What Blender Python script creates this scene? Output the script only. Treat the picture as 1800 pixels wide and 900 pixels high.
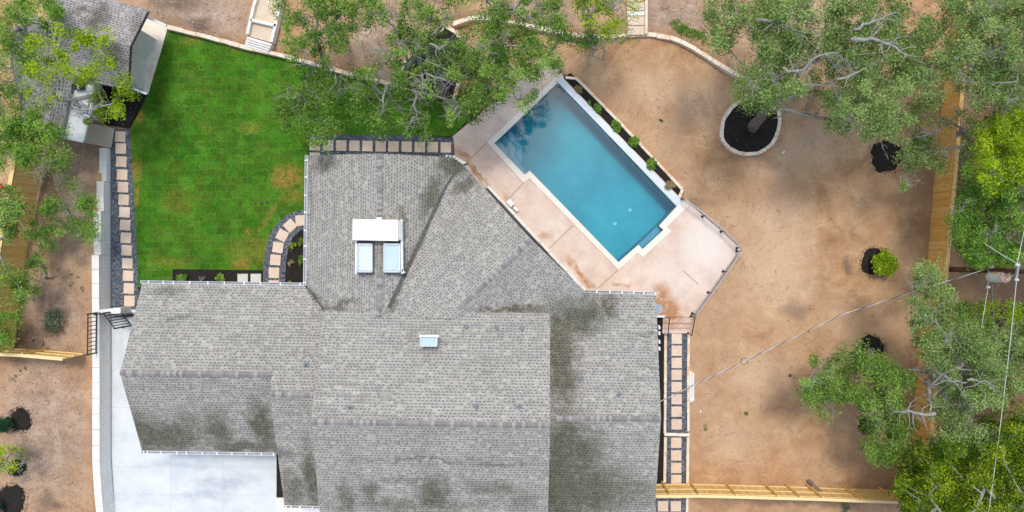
import bpy, bmesh, math, random
import numpy as np
from mathutils import Vector, Matrix
random.seed(7); RNG = np.random.default_rng(11)
for o in list(bpy.data.objects): bpy.data.objects.remove(o)
SC = bpy.context.scene; COL = SC.collection
R = math.radians
# ------------------------------------------------------------------ camera, sky, sun, exposure
H = 42.0                                   # camera height above the lawn; it looks straight down
cam = bpy.data.cameras.new("camera"); cam.lens = 25.2; cam.sensor_width = 36; cam.clip_end = 600
co = bpy.data.objects.new("camera", cam); COL.objects.link(co); co.location = (0, 0, H); SC.camera = co
SUN_EL, SUN_AZ = 71, -5                     # azimuth measured from +Y (picture top) towards +X
w = bpy.data.worlds.new("World"); SC.world = w; w.use_nodes = True
wn = w.node_tree; bg = wn.nodes['Background']; sky = wn.nodes.new('ShaderNodeTexSky')
sky.sky_type = 'NISHITA'; sky.sun_disc = False; sky.sun_elevation = R(SUN_EL); sky.sun_rotation = R(SUN_AZ)
sky.air_density = 1.6; sky.dust_density = 3.0
wn.links.new(sky.outputs[0], bg.inputs[0]); bg.inputs[1].default_value = 0.14
sl = bpy.data.lights.new("sun", 'SUN'); sl.energy = 1.35; sl.angle = R(10); sl.color = (1, .955, .89)
so = bpy.data.objects.new("sun", sl); COL.objects.link(so)
d = Vector((math.cos(R(SUN_EL))*math.sin(R(SUN_AZ)), math.cos(R(SUN_EL))*math.cos(R(SUN_AZ)), math.sin(R(SUN_EL))))
so.rotation_euler = d.to_track_quat('Z', 'Y').to_euler(); so.location = d*60
SC.view_settings.view_transform = 'Standard'; SC.view_settings.look = 'None'
SC.view_settings.gamma = 1; SC.view_settings.use_curve_mapping = False
SC.view_settings.exposure = 0.48
SC.render.resolution_x = 1024; SC.render.resolution_y = 512
SC.cycles.max_bounces = 6; SC.cycles.transparent_max_bounces = 12

# ------------------------------------------------------------------ helpers
def G(px, py, z=0.0):
    """survey point: plan position of a point of known height z"""
    t = (H-z)/H
    return ((px-900)/30*t, (450-py)/30*t, z)
def link(o, parent=None):
    COL.objects.link(o)
    if parent is not None: o.parent = parent
    return o
def tag(o, label=None, cat=None, group=None, kind=None):
    if label: o['label'] = label
    if cat: o['category'] = cat
    if group: o['group'] = group
    if kind: o['kind'] = kind
    return o
def wloc(p):
    v = Vector((0, 0, 0))
    while p is not None: v += p.location; p = p.parent
    return v
def empty(name, loc, label, cat, group=None):
    o = bpy.data.objects.new(name, None); o.location = loc; o.empty_display_size = .3
    link(o); return tag(o, label, cat, group)
def mk(name, verts, faces, mat, parent=None, uv=None, smooth=False, origin=None):
    """one mesh object; verts in world space; origin at its base centre (or the given origin)"""
    v = np.array(verts, dtype=float).reshape(-1, 3)
    if origin is None: origin = ((v[:, 0].min()+v[:, 0].max())/2, (v[:, 1].min()+v[:, 1].max())/2, v[:, 2].min())
    og = np.array(origin, dtype=float)
    me = bpy.data.meshes.new(name); me.from_pydata((v-og).tolist(), [], [list(f) for f in faces])
    me.materials.append(mat)
    if uv is not None:
        l = me.uv_layers.new(name='uv')
        for i, lp in enumerate(me.loops): l.data[i].uv = uv[lp.vertex_index]
    if smooth: me.polygons.foreach_set('use_smooth', [True]*len(me.polygons))
    me.update()
    o = bpy.data.objects.new(name, me); link(o, parent)
    o.location = Vector(og) - (wloc(parent) if parent is not None else Vector((0, 0, 0)))
    return o
class MB:
    """mesh collector"""
    def __init__(s): s.v = []; s.f = []
    def add(s, v, f):
        n = len(s.v); s.v += [tuple(p) for p in v]; s.f += [tuple(i+n for i in q) for q in f]
    def box(s, x0, y0, z0, x1, y1, z1):
        s.add([(x0,y0,z0),(x1,y0,z0),(x1,y1,z0),(x0,y1,z0),(x0,y0,z1),(x1,y0,z1),(x1,y1,z1),(x0,y1,z1)],
              [(0,3,2,1),(4,5,6,7),(0,1,5,4),(1,2,6,5),(2,3,7,6),(3,0,4,7)])
    def slab(s, poly, z0, z1):
        """poly: list of (x,y) or (x,y,z) world. z0/z1 numbers"""
        n = len(poly); P = [(p[0], p[1]) for p in poly]
        a = sum(P[i][0]*P[(i+1) % n][1]-P[(i+1) % n][0]*P[i][1] for i in range(n))
        if a < 0: P = P[::-1]
        s.add([(x, y, z0) for x, y in P]+[(x, y, z1) for x, y in P],
              [tuple(range(n))[::-1], tuple(range(n, 2*n))]+[(i, (i+1) % n, n+(i+1) % n, n+i) for i in range(n)])
    def bar(s, a, b, w, h, up=(0, 0, 1)):
        """box beam a->b, width w (sideways), height h (along up), centred"""
        a = Vector(a); b = Vector(b); d = (b-a).normalized(); u = Vector(up)
        if abs(d.dot(u)) > .98: u = Vector((0, 1, 0))
        r = d.cross(u).normalized(); u = r.cross(d).normalized()
        c = []
        for p in (a, b):
            for sr, su in ((-1,-1),(1,-1),(1,1),(-1,1)): c.append(p+r*sr*w/2+u*su*h/2)
        s.add(c, [(0,1,2,3),(7,6,5,4),(0,4,5,1),(1,5,6,2),(2,6,7,3),(3,7,4,0)])
    def tube(s, pts, rad, n=8, cap=True):
        pts = [Vector(p) for p in pts]
        if not hasattr(rad, '__len__'): rad = [rad]*len(pts)
        base = len(s.v); prev = None
        for i, p in enumerate(pts):
            d = (pts[min(i+1, len(pts)-1)]-pts[max(i-1, 0)]).normalized()
            r = d.cross(Vector((0, 0, 1)) if abs(d.z) < .95 else Vector((1, 0, 0))).normalized()
            if prev is not None:
                r = (prev-d*prev.dot(d)).normalized()
            prev = r; u = d.cross(r)
            for k in range(n):
                t = 2*math.pi*k/n; s.v.append(tuple(p+(r*math.cos(t)+u*math.sin(t))*rad[i]))
        for i in range(len(pts)-1):
            for k in range(n):
                a = base+i*n+k; b = base+i*n+(k+1) % n; s.f.append((a, b, b+n, a+n))
        if cap:
            s.f.append(tuple(base+k for k in range(n))[::-1]); s.f.append(tuple(base+(len(pts)-1)*n+k for k in range(n)))
    def build(s, name, mat, parent=None, **k): return mk(name, s.v, s.f, mat, parent, **k)
def cyl(mb, c, r, z0, z1, n=20): mb.tube([(c[0], c[1], z0), (c[0], c[1], z1)], r, n)
def dup(o, loc=None, rz=None, parent=None, label=None):
    c = o.copy(); COL.objects.link(c); c.parent = parent
    if loc is not None: c.location = loc
    if rz is not None: c.rotation_euler = (0, 0, rz)
    if label: c['label'] = label
    for ch in list(o.children): dup(ch, None, None, c)
    return c
def inpoly(X, Y, poly):
    X = np.asarray(X); Y = np.asarray(Y); r = np.zeros(X.shape, bool); n = len(poly)
    for i in range(n):
        x0, y0 = poly[i][:2]; x1, y1 = poly[(i+1) % n][:2]
        if y0 == y1: continue
        c = ((y0 > Y) != (y1 > Y)) & (X < (x1-x0)*(Y-y0)/(y1-y0)+x0); r ^= c
    return r
ORD = ['first','second','third','fourth','fifth','sixth','seventh','eighth','ninth','tenth','eleventh','twelfth','thirteenth','fourteenth']

# ------------------------------------------------------------------ material helpers
class NT:
    def __init__(s, name, rough=.8, spec=.3):
        s.m = bpy.data.materials.new(name); s.m.use_nodes = True; s.t = s.m.node_tree
        s.b = s.t.nodes['Principled BSDF']; s.b.inputs['Roughness'].default_value = rough
        s.b.inputs['Specular IOR Level'].default_value = spec
        g = s.n('ShaderNodeNewGeometry'); s.pos = g.outputs['Position']
    def n(s, t, **k):
        x = s.t.nodes.new(t)
        for a, b in k.items(): setattr(x, a, b)
        return x
    def L(s, a, b): s.t.links.new(a, b)
    def put(s, sock, v):
        if isinstance(v, bpy.types.NodeSocket): s.L(v, sock)
        elif isinstance(v, (tuple, list)) and len(v) == 3 and sock.type == 'RGBA': sock.default_value = (*v, 1)
        else: sock.default_value = v
    def noise(s, scale, detail=3, rough=.55, vec=None, dist=0):
        x = s.n('ShaderNodeTexNoise'); x.inputs['Scale'].default_value = scale; x.inputs['Detail'].default_value = detail
        x.inputs['Roughness'].default_value = rough; x.inputs['Distortion'].default_value = dist
        s.L(vec or s.pos, x.inputs['Vector']); return x.outputs['Fac']
    def vor(s, scale, out='Color', vec=None):
        x = s.n('ShaderNodeTexVoronoi'); x.inputs['Scale'].default_value = scale; s.L(vec or s.pos, x.inputs['Vector']); return x.outputs[out]
    def math(s, op, a, b=0.0, clamp=False):
        x = s.n('ShaderNodeMath', operation=op, use_clamp=clamp); s.put(x.inputs[0], a); s.put(x.inputs[1], b); return x.outputs[0]
    def rng(s, v, a, b, c=0.0, d=1.0):
        x = s.n('ShaderNodeMapRange'); s.put(x.inputs[0], v)
        for i, q in enumerate((a, b, c, d)): x.inputs[i+1].default_value = q
        return x.outputs[0]
    def ramp(s, v, stops):
        x = s.n('ShaderNodeValToRGB'); s.put(x.inputs[0], v); e = x.color_ramp.elements
        while len(e) < len(stops): e.new(.5)
        for q, (p, c) in zip(e, stops): q.position = p; q.color = (*c, 1)
        return x.outputs[0]
    def mix(s, f, a, b, mode='MIX'):
        x = s.n('ShaderNodeMix', data_type='RGBA', blend_type=mode); s.put(x.inputs[0], f)
        s.put(x.inputs[6], a); s.put(x.inputs[7], b); return x.outputs[2]
    def warp(s, scale, amt):
        x = s.n('ShaderNodeTexNoise'); x.inputs['Scale'].default_value = scale; x.inputs['Detail'].default_value = 4; s.L(s.pos, x.inputs['Vector'])
        a = s.n('ShaderNodeVectorMath', operation='SUBTRACT'); s.L(x.outputs['Color'], a.inputs[0]); a.inputs[1].default_value = (.5, .5, .5)
        b = s.n('ShaderNodeVectorMath', operation='SCALE'); s.L(a.outputs[0], b.inputs[0]); b.inputs['Scale'].default_value = amt
        c = s.n('ShaderNodeVectorMath', operation='ADD'); s.L(s.pos, c.inputs[0]); s.L(b.outputs[0], c.inputs[1]); return c.outputs[0]
    def blobs(s, vec, lst, z=0.0):
        """lst of (px,py,rx_px,ry_px,rot_deg,strength): worn / stained / painted-shade patches with a place of their own"""
        acc = None
        for (px, py, rx, ry, rot, st) in lst:
            c = G(px, py, z); k = (H-z)/H/30
            m = s.n('ShaderNodeMapping', vector_type='TEXTURE'); s.L(vec, m.inputs[0])
            m.inputs['Location'].default_value = (c[0], c[1], 0); m.inputs['Rotation'].default_value = (0, 0, R(rot))
            m.inputs['Scale'].default_value = (rx*k, ry*k, 1e4)
            ln = s.n('ShaderNodeVectorMath', operation='LENGTH'); s.L(m.outputs[0], ln.inputs[0])
            v = s.rng(ln.outputs['Value'], 1.15, .35, 0, st)
            acc = v if acc is None else s.math('MAXIMUM', acc, v)
        return acc
    def bump(s, h, strength=.3, dist=.02):
        x = s.n('ShaderNodeBump'); x.inputs['Strength'].default_value = strength; x.inputs['Distance'].default_value = dist
        s.L(h, x.inputs['Height']); s.L(x.outputs[0], s.b.inputs['Normal'])
    def out(s, c): s.put(s.b.inputs['Base Color'], c); return s.m
def simple(name, c1, c2, scale=4, rough=.8, bump=0, fine=0.0, spec=.3, metal=0):
    t = NT(name, rough, spec); t.b.inputs['Metallic'].default_value = metal
    n = t.noise(scale, 5, .6); c = t.ramp(n, [(.3, c1), (.7, c2)])
    if fine: c = t.mix(t.rng(t.noise(scale*8, 2), .35, .65, 0, fine), c, tuple(x*.45 for x in c1))
    if bump: t.bump(t.noise(scale*6, 3), bump)
    return t.out(c)

M = {}
M['white'] = simple('white_paint', (.72, .73, .74), (.82, .82, .82), 3, .5)
M['offwhite'] = simple('cream_stucco', (.80, .76, .66), (.84, .80, .71), 2, .8)
M['black'] = simple('black_metal', (.012, .012, .014), (.02, .02, .022), 5, .45)
M['grey_metal'] = simple('grey_metal', (.28, .31, .35), (.36, .40, .44), 5, .35, metal=.3)
M['gutter_in'] = simple('gutter_inside', (.20, .22, .26), (.33, .36, .42), 1.5, .5)
M['stucco'] = simple('stucco_wall', (.55, .53, .49), (.62, .60, .55), 3, .9, .2)
M['glass'] = simple('skylight_glass', (.40, .53, .66), (.50, .63, .75), .7, .15, spec=.8)  # light blue of both panes is reflected sky put into the base colour
M['glass_l'] = simple('skylight_glass_pale', (.52, .60, .66), (.58, .66, .72), .7, .2, spec=.8)
M['win'] = simple('window_glass', (.04, .05, .06), (.08, .09, .11), 1, .08, spec=.8)
M['valley'] = simple('algae_stained_valley', (.07, .07, .058), (.17, .17, .15), 6, .95, fine=.5)
M['flash'] = simple('lead_flashing', (.14, .13, .13), (.20, .19, .19), 5, .8)
M['bark'] = simple('pale_bark', (.23, .22, .195), (.42, .41, .38), 5, .95, .4, fine=.5)
M['bark_m'] = simple('grey_brown_bark', (.13, .11, .095), (.30, .27, .24), 4, .95, .6, fine=.6)
M['bark_d'] = simple('brown_bark', (.12, .09, .07), (.27, .22, .18), 5, .95, .4, fine=.5)
M['creo'] = simple('brown_pole_wood', (.10, .045, .03), (.17, .08, .055), 4, .8, .2, fine=.4)
M['wire'] = simple('aluminium_wire', (.45, .47, .48), (.60, .62, .63), 6, .4)
M['porc'] = simple('pale_insulator', (.6, .62, .64), (.75, .76, .76), 5, .3)
M['rust'] = simple('rusty_paint', (.55, .30, .20), (.62, .42, .32), 7, .6)
M['orange'] = simple('orange_paint', (.75, .28, .03), (.80, .34, .05), 7, .6)
M['plast'] = simple('white_plastic', (.7, .7, .68), (.8, .8, .78), 7, .4)
M['mulch'] = simple('black_mulch', (.010, .009, .009), (.045, .036, .030), 11, 1, 1, fine=.5)
M['vent'] = simple('vent_pipe', (.15, .165, .18), (.25, .27, .285), 9, .5)
M['red'] = simple('red_paint', (.5, .03, .02), (.6, .05, .03), 9, .5)
M['blue'] = simple('blue_plastic', (.02, .15, .6), (.03, .2, .7), 9, .5)

def soil_mat():
    t = NT('soil', .95, .15)
    big = t.noise(.12, 4, .6); med = t.noise(.7, 5, .65, dist=.6); fine = t.noise(9, 3, .7)
    c = t.ramp(med, [(.3, (.31, .160, .076)), (.5, (.44, .255, .132)), (.7, (.56, .37, .212))])
    c = t.mix(t.rng(big, .38, .62, 0, .55), c, (.50, .345, .225))
    c = t.mix(t.rng(t.noise(.35, 5, .7, dist=1), .56, .75, 0, .5), c, (.30, .18, .11))
    W = t.warp(.8, 1.6)
    # sandy pale patches, grey patches, some of them painted tree and fence shade, and darker upper/left gravelly soil
    c = t.mix(t.blobs(W, [(1375, 450, 75, 150, 0, .65), (1430, 260, 110, 60, 20, .5), (1150, 150, 70, 50, 0, .5), (1240, 170, 60, 60, 0, .45), (1330, 660, 60, 60, 0, .55), (1290, 780, 50, 50, 0, .35), (1480, 560, 50, 60, 0, .35)]), c, (.62, .44, .29))
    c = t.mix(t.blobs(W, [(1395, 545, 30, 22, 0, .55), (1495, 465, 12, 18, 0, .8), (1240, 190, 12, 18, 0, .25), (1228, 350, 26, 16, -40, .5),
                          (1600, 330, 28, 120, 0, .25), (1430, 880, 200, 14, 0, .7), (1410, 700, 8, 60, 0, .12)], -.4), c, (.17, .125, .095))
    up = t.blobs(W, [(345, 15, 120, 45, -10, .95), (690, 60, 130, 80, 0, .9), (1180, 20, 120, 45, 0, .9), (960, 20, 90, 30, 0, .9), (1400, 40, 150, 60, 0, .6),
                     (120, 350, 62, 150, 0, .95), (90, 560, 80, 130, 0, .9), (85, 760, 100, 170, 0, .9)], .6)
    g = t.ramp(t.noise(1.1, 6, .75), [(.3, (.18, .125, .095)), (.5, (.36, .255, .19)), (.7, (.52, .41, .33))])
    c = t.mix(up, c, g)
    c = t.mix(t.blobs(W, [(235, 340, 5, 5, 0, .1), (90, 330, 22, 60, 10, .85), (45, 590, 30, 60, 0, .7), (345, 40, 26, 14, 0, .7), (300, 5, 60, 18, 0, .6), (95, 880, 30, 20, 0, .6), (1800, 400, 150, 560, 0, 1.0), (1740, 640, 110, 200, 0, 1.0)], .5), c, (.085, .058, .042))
    ck = t.math('MULTIPLY', t.rng(t.math('ABSOLUTE', t.math('SUBTRACT', t.noise(.55, 6, .6, dist=1.2), .5)), .0, .007, 1, 0), t.rng(t.noise(.28, 3), .50, .60, 0, .75))
    c = t.mix(ck, c, (.17, .085, .045))
    c = t.mix(t.rng(t.noise(2.6, 6, .8), .52, .70, 0, .35), c, (.30, .17, .10))
    cr = t.math('MULTIPLY', t.rng(fine, .3, .45, 1, 0), .32)
    c = t.mix(cr, c, (.15, .085, .05))
    c = t.mix(t.rng(t.noise(14, 2, .6), .68, .80, 0, .45), c, (.66, .55, .44))
    t.bump(t.noise(5, 6, .7), .9, .05)
    return t.out(c)
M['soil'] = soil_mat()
def lawn_mat():
    t = NT('turf', .9, .1); W = t.warp(2.2, .35)
    n = t.noise(.45, 5, .7); f = t.noise(14, 3, .7); m = t.noise(2.5, 4, .6)
    c = t.ramp(n, [(.3, (.044, .135, .009)), (.5, (.068, .18, .014)), (.7, (.11, .235, .024))])
    c = t.mix(t.rng(f, .35, .65, 0, .55), c, (.035, .11, .008))
    br = t.n('ShaderNodeTexBrick'); t.L(t.warp(2.2, .12), br.inputs['Vector']); br.inputs['Scale'].default_value = 1
    br.inputs['Brick Width'].default_value = .62; br.inputs['Row Height'].default_value = .42; br.inputs['Mortar Size'].default_value = .034; br.inputs['Mortar Smooth'].default_value = .8
    br.inputs['Color1'].default_value = (.33, .33, .33, 1); br.inputs['Color2'].default_value = (.66, .66, .62, 1); br.inputs['Mortar'].default_value = (.5, .5, .5, 1)
    c = t.mix(.55, c, br.outputs['Color'], 'OVERLAY')
    c = t.mix(t.math('MULTIPLY', br.outputs['Fac'], t.rng(m, .40, .62, .05, .42)), c, (.15, .25, .04))
    v = t.vor(1.9, 'Color'); c = t.mix(.16, c, v, 'OVERLAY')
    b = t.blobs(W, [(505, 312, 32, 26, 0, .9), (240, 300, 12, 26, 0, .7), (515, 345, 26, 14, 0, .5), (425, 462, 22, 14, 0, .75), (438, 408, 12, 8, 0, .5), (240, 345, 6, 20, 0, .7), (247, 205, 8, 12, 0, .9),
                    (590, 233, 14, 8, 0, .9), (440, 225, 24, 12, 0, .35), (365, 225, 12, 10, 0, .25), (470, 385, 50, 6, 60, .4), (335, 70, 22, 10, 0, .4), (410, 84, 20, 8, -20, .5), (310, 355, 40, 30, 0, .25), (450, 440, 60, 30, 0, .35), (300, 460, 50, 10, 0, .3)])
    c = t.mix(t.math('MULTIPLY', b, t.rng(t.noise(3.5, 4, .7), .34, .52)), c, (.34, .20, .05))
    t.bump(f, 1, .03); return t.out(c)
M['lawn'] = lawn_mat()
def shingle(name, stain_shade, tint=(.355, .337, .30), z=3.5, brown=False):
    t = NT(name, .95, .15); uvn = t.n('ShaderNodeUVMap'); uvn.uv_map = 'uv'
    sp = t.n('ShaderNodeSeparateXYZ'); t.L(uvn.outputs[0], sp.inputs[0]); u, v = sp.outputs[0], sp.outputs[1]
    vr = t.math('DIVIDE', v, .152); row = t.math('FLOOR', vr); fv = t.math('FRACT', vr)
    wn_ = t.n('ShaderNodeTexWhiteNoise', noise_dimensions='1D'); t.L(row, wn_.inputs['W'])
    cu = t.math('ADD', t.math('DIVIDE', u, .205), t.math('MULTIPLY', wn_.outputs['Value'], 7.0)); cell = t.math('FLOOR', cu); fu = t.math('FRACT', cu)
    cb = t.n('ShaderNodeCombineXYZ'); t.L(cell, cb.inputs[0]); t.L(row, cb.inputs[1])
    w2 = t.n('ShaderNodeTexWhiteNoise', noise_dimensions='3D'); t.L(cb.outputs[0], w2.inputs['Vector'])
    rn = w2.outputs['Value']; s2 = t.n('ShaderNodeSeparateColor'); t.L(w2.outputs['Color'], s2.inputs[0])
    a = tuple(x*.80 for x in tint); b = tuple(x*1.30 for x in tint)
    c = t.ramp(s2.outputs[1], [(0, a), (.4, tint), (1, tuple(x*1.18 for x in tint))])
    c = t.mix(t.math('MULTIPLY', t.math('GREATER_THAN', fu, .52), .35), c, tuple(x*.78 for x in tint))
    mr = t.n('ShaderNodeCombineXYZ'); t.L(t.math('MULTIPLY', u, .35), mr.inputs[0]); t.L(t.math('MULTIPLY', v, 3.2), mr.inputs[1])
    c = t.mix(.45, c, t.ramp(t.noise(1.0, 4, .7, mr.outputs[0]), [(.35, (.38, .38, .38)), (.65, (.60, .60, .60))]), 'OVERLAY')
    dash = t.math('MULTIPLY', t.math('MULTIPLY', t.math('LESS_THAN', fu, .55), t.math('LESS_THAN', fv, .46)), t.math('GREATER_THAN', rn, .18))
    c = t.mix(t.math('MULTIPLY', dash, t.rng(s2.outputs[2], 0, 1, .7, 1.0)), c, (.13, .133, .142) if not brown else (.10, .085, .08))
    c = t.mix(t.math('MULTIPLY', t.math('GREATER_THAN', fv, .88), .3), c, tuple(x*.5 for x in tint))
    c = t.mix(.4, c, t.ramp(t.noise(.5, 4, .7), [(.3, (.43, .43, .43)), (.7, (.58, .58, .58))]), 'OVERLAY')
    if stain_shade:
        W = t.warp(1.3, 1.3)
        sv = t.n('ShaderNodeCombineXYZ'); t.L(t.math('MULTIPLY', u, 1.5), sv.inputs[0]); t.L(t.math('MULTIPLY', v, .4), sv.inputs[1])
        st = t.math('MULTIPLY', t.blobs(W, stain_shade, z), t.rng(t.noise(1.2, 6, .75, sv.outputs[0]), .30, .50, .6, 1))
        c = t.mix(st, c, t.mix(1.0, c, (.42, .42, .35), 'MULTIPLY'))
        tex = t.math('MULTIPLY', t.math('MULTIPLY', st, .35), t.rng(t.noise(5, 3, .6), .45, .6))
        c = t.mix(tex, c, (.07, .075, .055))
    bh = t.math('MULTIPLY', fv, 1.0); t.bump(bh, .5, .015)
    return t.out(c)
STAIN = [(250, 765, 50, 52, 0, 1.0), (300, 770, 80, 36, 0, 1.0), (340, 750, 30, 40, 0, .6), (385, 755, 30, 50, 0, .9), (462, 745, 26, 62, 0, 1.0), (430, 788, 120, 14, 0, .9),  # roof stains, plus the painted shadow of the main roof's north eave
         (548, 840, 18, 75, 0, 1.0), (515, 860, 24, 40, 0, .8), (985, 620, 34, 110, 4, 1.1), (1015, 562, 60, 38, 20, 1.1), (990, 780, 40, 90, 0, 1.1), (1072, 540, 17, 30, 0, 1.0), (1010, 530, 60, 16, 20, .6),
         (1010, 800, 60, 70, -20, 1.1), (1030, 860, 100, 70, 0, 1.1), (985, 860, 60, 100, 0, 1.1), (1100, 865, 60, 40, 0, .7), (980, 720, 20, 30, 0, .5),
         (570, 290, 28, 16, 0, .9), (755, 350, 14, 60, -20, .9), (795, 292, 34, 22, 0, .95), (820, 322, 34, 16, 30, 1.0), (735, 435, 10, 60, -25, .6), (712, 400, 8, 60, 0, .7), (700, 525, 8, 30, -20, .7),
         (900, 543, 70, 7, 0, 1.0), (600, 535, 40, 10, 10, .8), (548, 520, 18, 8, -35, .8), (542, 300, 6, 120, 0, .4), (240, 690, 10, 30, 0, .6), (290, 512, 34, 10, 0, .6), (320, 560, 40, 5, 0, .5), (1140, 640, 30, 4, 0, .5), (1130, 590, 26, 3, 0, .5)]  # flat patch above the main roof's north eave is its shadow, painted in
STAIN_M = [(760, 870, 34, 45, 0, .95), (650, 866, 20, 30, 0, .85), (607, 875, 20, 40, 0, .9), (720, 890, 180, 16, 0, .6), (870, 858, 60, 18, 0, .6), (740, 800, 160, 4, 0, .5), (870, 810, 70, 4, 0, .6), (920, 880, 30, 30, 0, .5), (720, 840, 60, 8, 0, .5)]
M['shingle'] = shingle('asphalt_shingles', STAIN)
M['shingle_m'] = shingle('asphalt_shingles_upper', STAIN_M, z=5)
M['shingle_n'] = shingle('weathered_brown_shingles', [(170, 30, 20, 40, 0, .9), (200, 90, 30, 14, -10, .9), (240, 40, 10, 30, 0, .5), (140, 20, 30, 10, 0, .7)], (.33, .31, .30), 3.5, True)
def cap_mat():
    t = NT('ridge_cap_shingles', .95, .15); uvn = t.n('ShaderNodeUVMap'); uvn.uv_map = 'uv'
    sp = t.n('ShaderNodeSeparateXYZ'); t.L(uvn.outputs[0], sp.inputs[0])
    wn_ = t.n('ShaderNodeTexWhiteNoise', noise_dimensions='1D'); t.L(t.math('FLOOR', t.math('DIVIDE', sp.outputs[0], .16)), wn_.inputs['W'])
    return t.out(t.ramp(wn_.outputs['Value'], [(0, (.19, .175, .17)), (.6, (.255, .238, .232)), (.9, (.34, .322, .312))]))
M['cap'] = cap_mat()
def deck_mat():
    t = NT('salt_finish_concrete', .85, .25); W = t.warp(1.3, 1.1)
    c = t.ramp(t.noise(.8, 6, .7), [(.3, (.56, .41, .325)), (.5, (.65, .51, .42)), (.72, (.74, .63, .55))])
    c = t.mix(t.rng(t.noise(18, 3, .7), .5, .7, 0, .35), c, (.48, .34, .27))
    c = t.mix(t.blobs(W, [(1245, 430, 50, 60, 0, .8), (1180, 490, 40, 40, 0, .45), (960, 400, 60, 20, -48, .35)]), c, (.72, .65, .59))
    c = t.mix(t.math('MULTIPLY', t.blobs(W, [(1176, 548, 26, 38, 35, 1.2), (1163, 530, 20, 34, 0, 1.2), (1185, 560, 24, 10, 0, .9), (815, 272, 26, 12, -50, .9), (838, 305, 30, 7, -48, 1), (862, 335, 24, 5, -48, .9), (1025, 490, 30, 8, -40, 1), (1008, 468, 20, 5, -48, .8),
                                             (1103, 500, 14, 6, 30, .7), (1085, 505, 10, 5, 0, .7), (960, 415, 14, 8, 0, .6), (890, 350, 14, 8, -48, .6), (1205, 540, 8, 14, 0, .35), (1195, 575, 30, 8, 0, .45)]), t.rng(t.noise(2.5, 5, .7), .36, .5, .35, 1)), c, (.42, .215, .105))
    t.bump(t.noise(25, 3), .2, .01); return t.out(c)
M['deck'] = deck_mat()
def coping_mat(name, a, b, warm, amt):
    t = NT(name, .8, .3); c = t.ramp(t.noise(1.8, 5, .7), [(.3, a), (.7, b)])
    c = t.mix(t.rng(t.noise(1.3, 6, .75), .52, .66, 0, amt), c, warm)
    c = t.mix(t.rng(t.noise(9, 4, .7), .56, .72, 0, .3), c, tuple(x*.55 for x in a))
    t.bump(t.noise(14, 4), .3, .02); return t.out(c)
M['coping'] = coping_mat('cream_limestone_coping', (.72, .66, .56), (.80, .75, .66), (.74, .58, .42), .35)
M['lime'] = coping_mat('rough_limestone', (.66, .53, .39), (.82, .73, .61), (.66, .32, .12), .8)
M['lime_w'] = coping_mat('white_limestone', (.68, .66, .61), (.80, .79, .76), (.62, .50, .38), .35)
M['paver'] = coping_mat('square_paver', (.62, .46, .34), (.70, .56, .44), (.76, .66, .57), .5)
M['paver_g'] = coping_mat('grey_tan_paver', (.52, .50, .46), (.60, .58, .54), (.42, .33, .24), .5)
M['tanc'] = coping_mat('tan_concrete', (.58, .45, .32), (.66, .54, .42), (.64, .55, .46), .5)
M['patio'] = coping_mat('buff_concrete', (.72, .62, .50), (.80, .72, .61), (.46, .33, .22), .5)
M['tile'] = simple('pale_wall_tile', (.50, .55, .59), (.57, .62, .66), 2, .35, spec=.5)
def drive_mat():
    t = NT('pale_driveway_concrete', .85, .25); W = t.warp(.9, 1.4)
    c = t.ramp(t.noise(.7, 6, .7), [(.3, (.53, .56, .58)), (.5, (.62, .65, .66)), (.7, (.68, .70, .70))])
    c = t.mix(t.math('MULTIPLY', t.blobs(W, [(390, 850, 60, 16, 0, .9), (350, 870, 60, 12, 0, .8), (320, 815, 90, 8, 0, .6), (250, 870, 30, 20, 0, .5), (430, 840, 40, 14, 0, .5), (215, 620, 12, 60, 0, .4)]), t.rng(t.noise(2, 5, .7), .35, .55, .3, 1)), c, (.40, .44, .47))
    c = t.mix(t.rng(t.noise(.45, 6, .75, dist=.8), .50, .66, 0, .45), c, (.47, .52, .56))
    c = t.mix(t.rng(t.noise(1.5, 8, .85, dist=2), .59, .66, 0, .6), c, (.44, .51, .57))
    t.bump(t.noise(20, 3), .15, .01); return t.out(c)
M['drive'] = drive_mat()
def gravel_mat():
    t = NT('blue_grey_gravel', .9, .25); v = t.vor(16, 'Color'); s2 = t.n('ShaderNodeSeparateColor'); t.L(v, s2.inputs[0])
    c = t.ramp(s2.outputs[0], [(0, (.035, .042, .055)), (.6, (.10, .115, .14)), (.95, (.24, .26, .29))])
    c = t.mix(t.rng(t.noise(.9, 5, .7), .4, .62, 0, .5), c, (.075, .088, .11))
    t.bump(t.vor(16, 'Distance'), 1, .03); return t.out(c)
M['gravel'] = gravel_mat()
def wood_mat(name, a, b, c3):
    t = NT(name, .75, .25); mp = t.n('ShaderNodeMapping'); t.L(t.pos, mp.inputs[0]); mp.inputs['Scale'].default_value = (1, 1, .12)
    oi = t.n('ShaderNodeAttribute'); oi.attribute_name = 'tone'
    c = t.ramp(oi.outputs['Fac'], [(0, a), (.5, b), (1, c3)])
    c = t.mix(t.rng(t.noise(14, 4, .7, mp.outputs[0]), .4, .65, 0, .45), c, tuple(x*.62 for x in a)); return t.out(c)
M['wood'] = wood_mat('new_yellow_pine', (.78, .50, .17), (.86, .60, .24), (.90, .69, .36))
M['wood_o'] = wood_mat('orange_stained_wood', (.82, .39, .09), (.90, .49, .14), (.92, .60, .22))
M['wood_l'] = wood_mat('amber_cedar', (.84, .50, .15), (.90, .60, .22), (.92, .68, .32))
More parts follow.
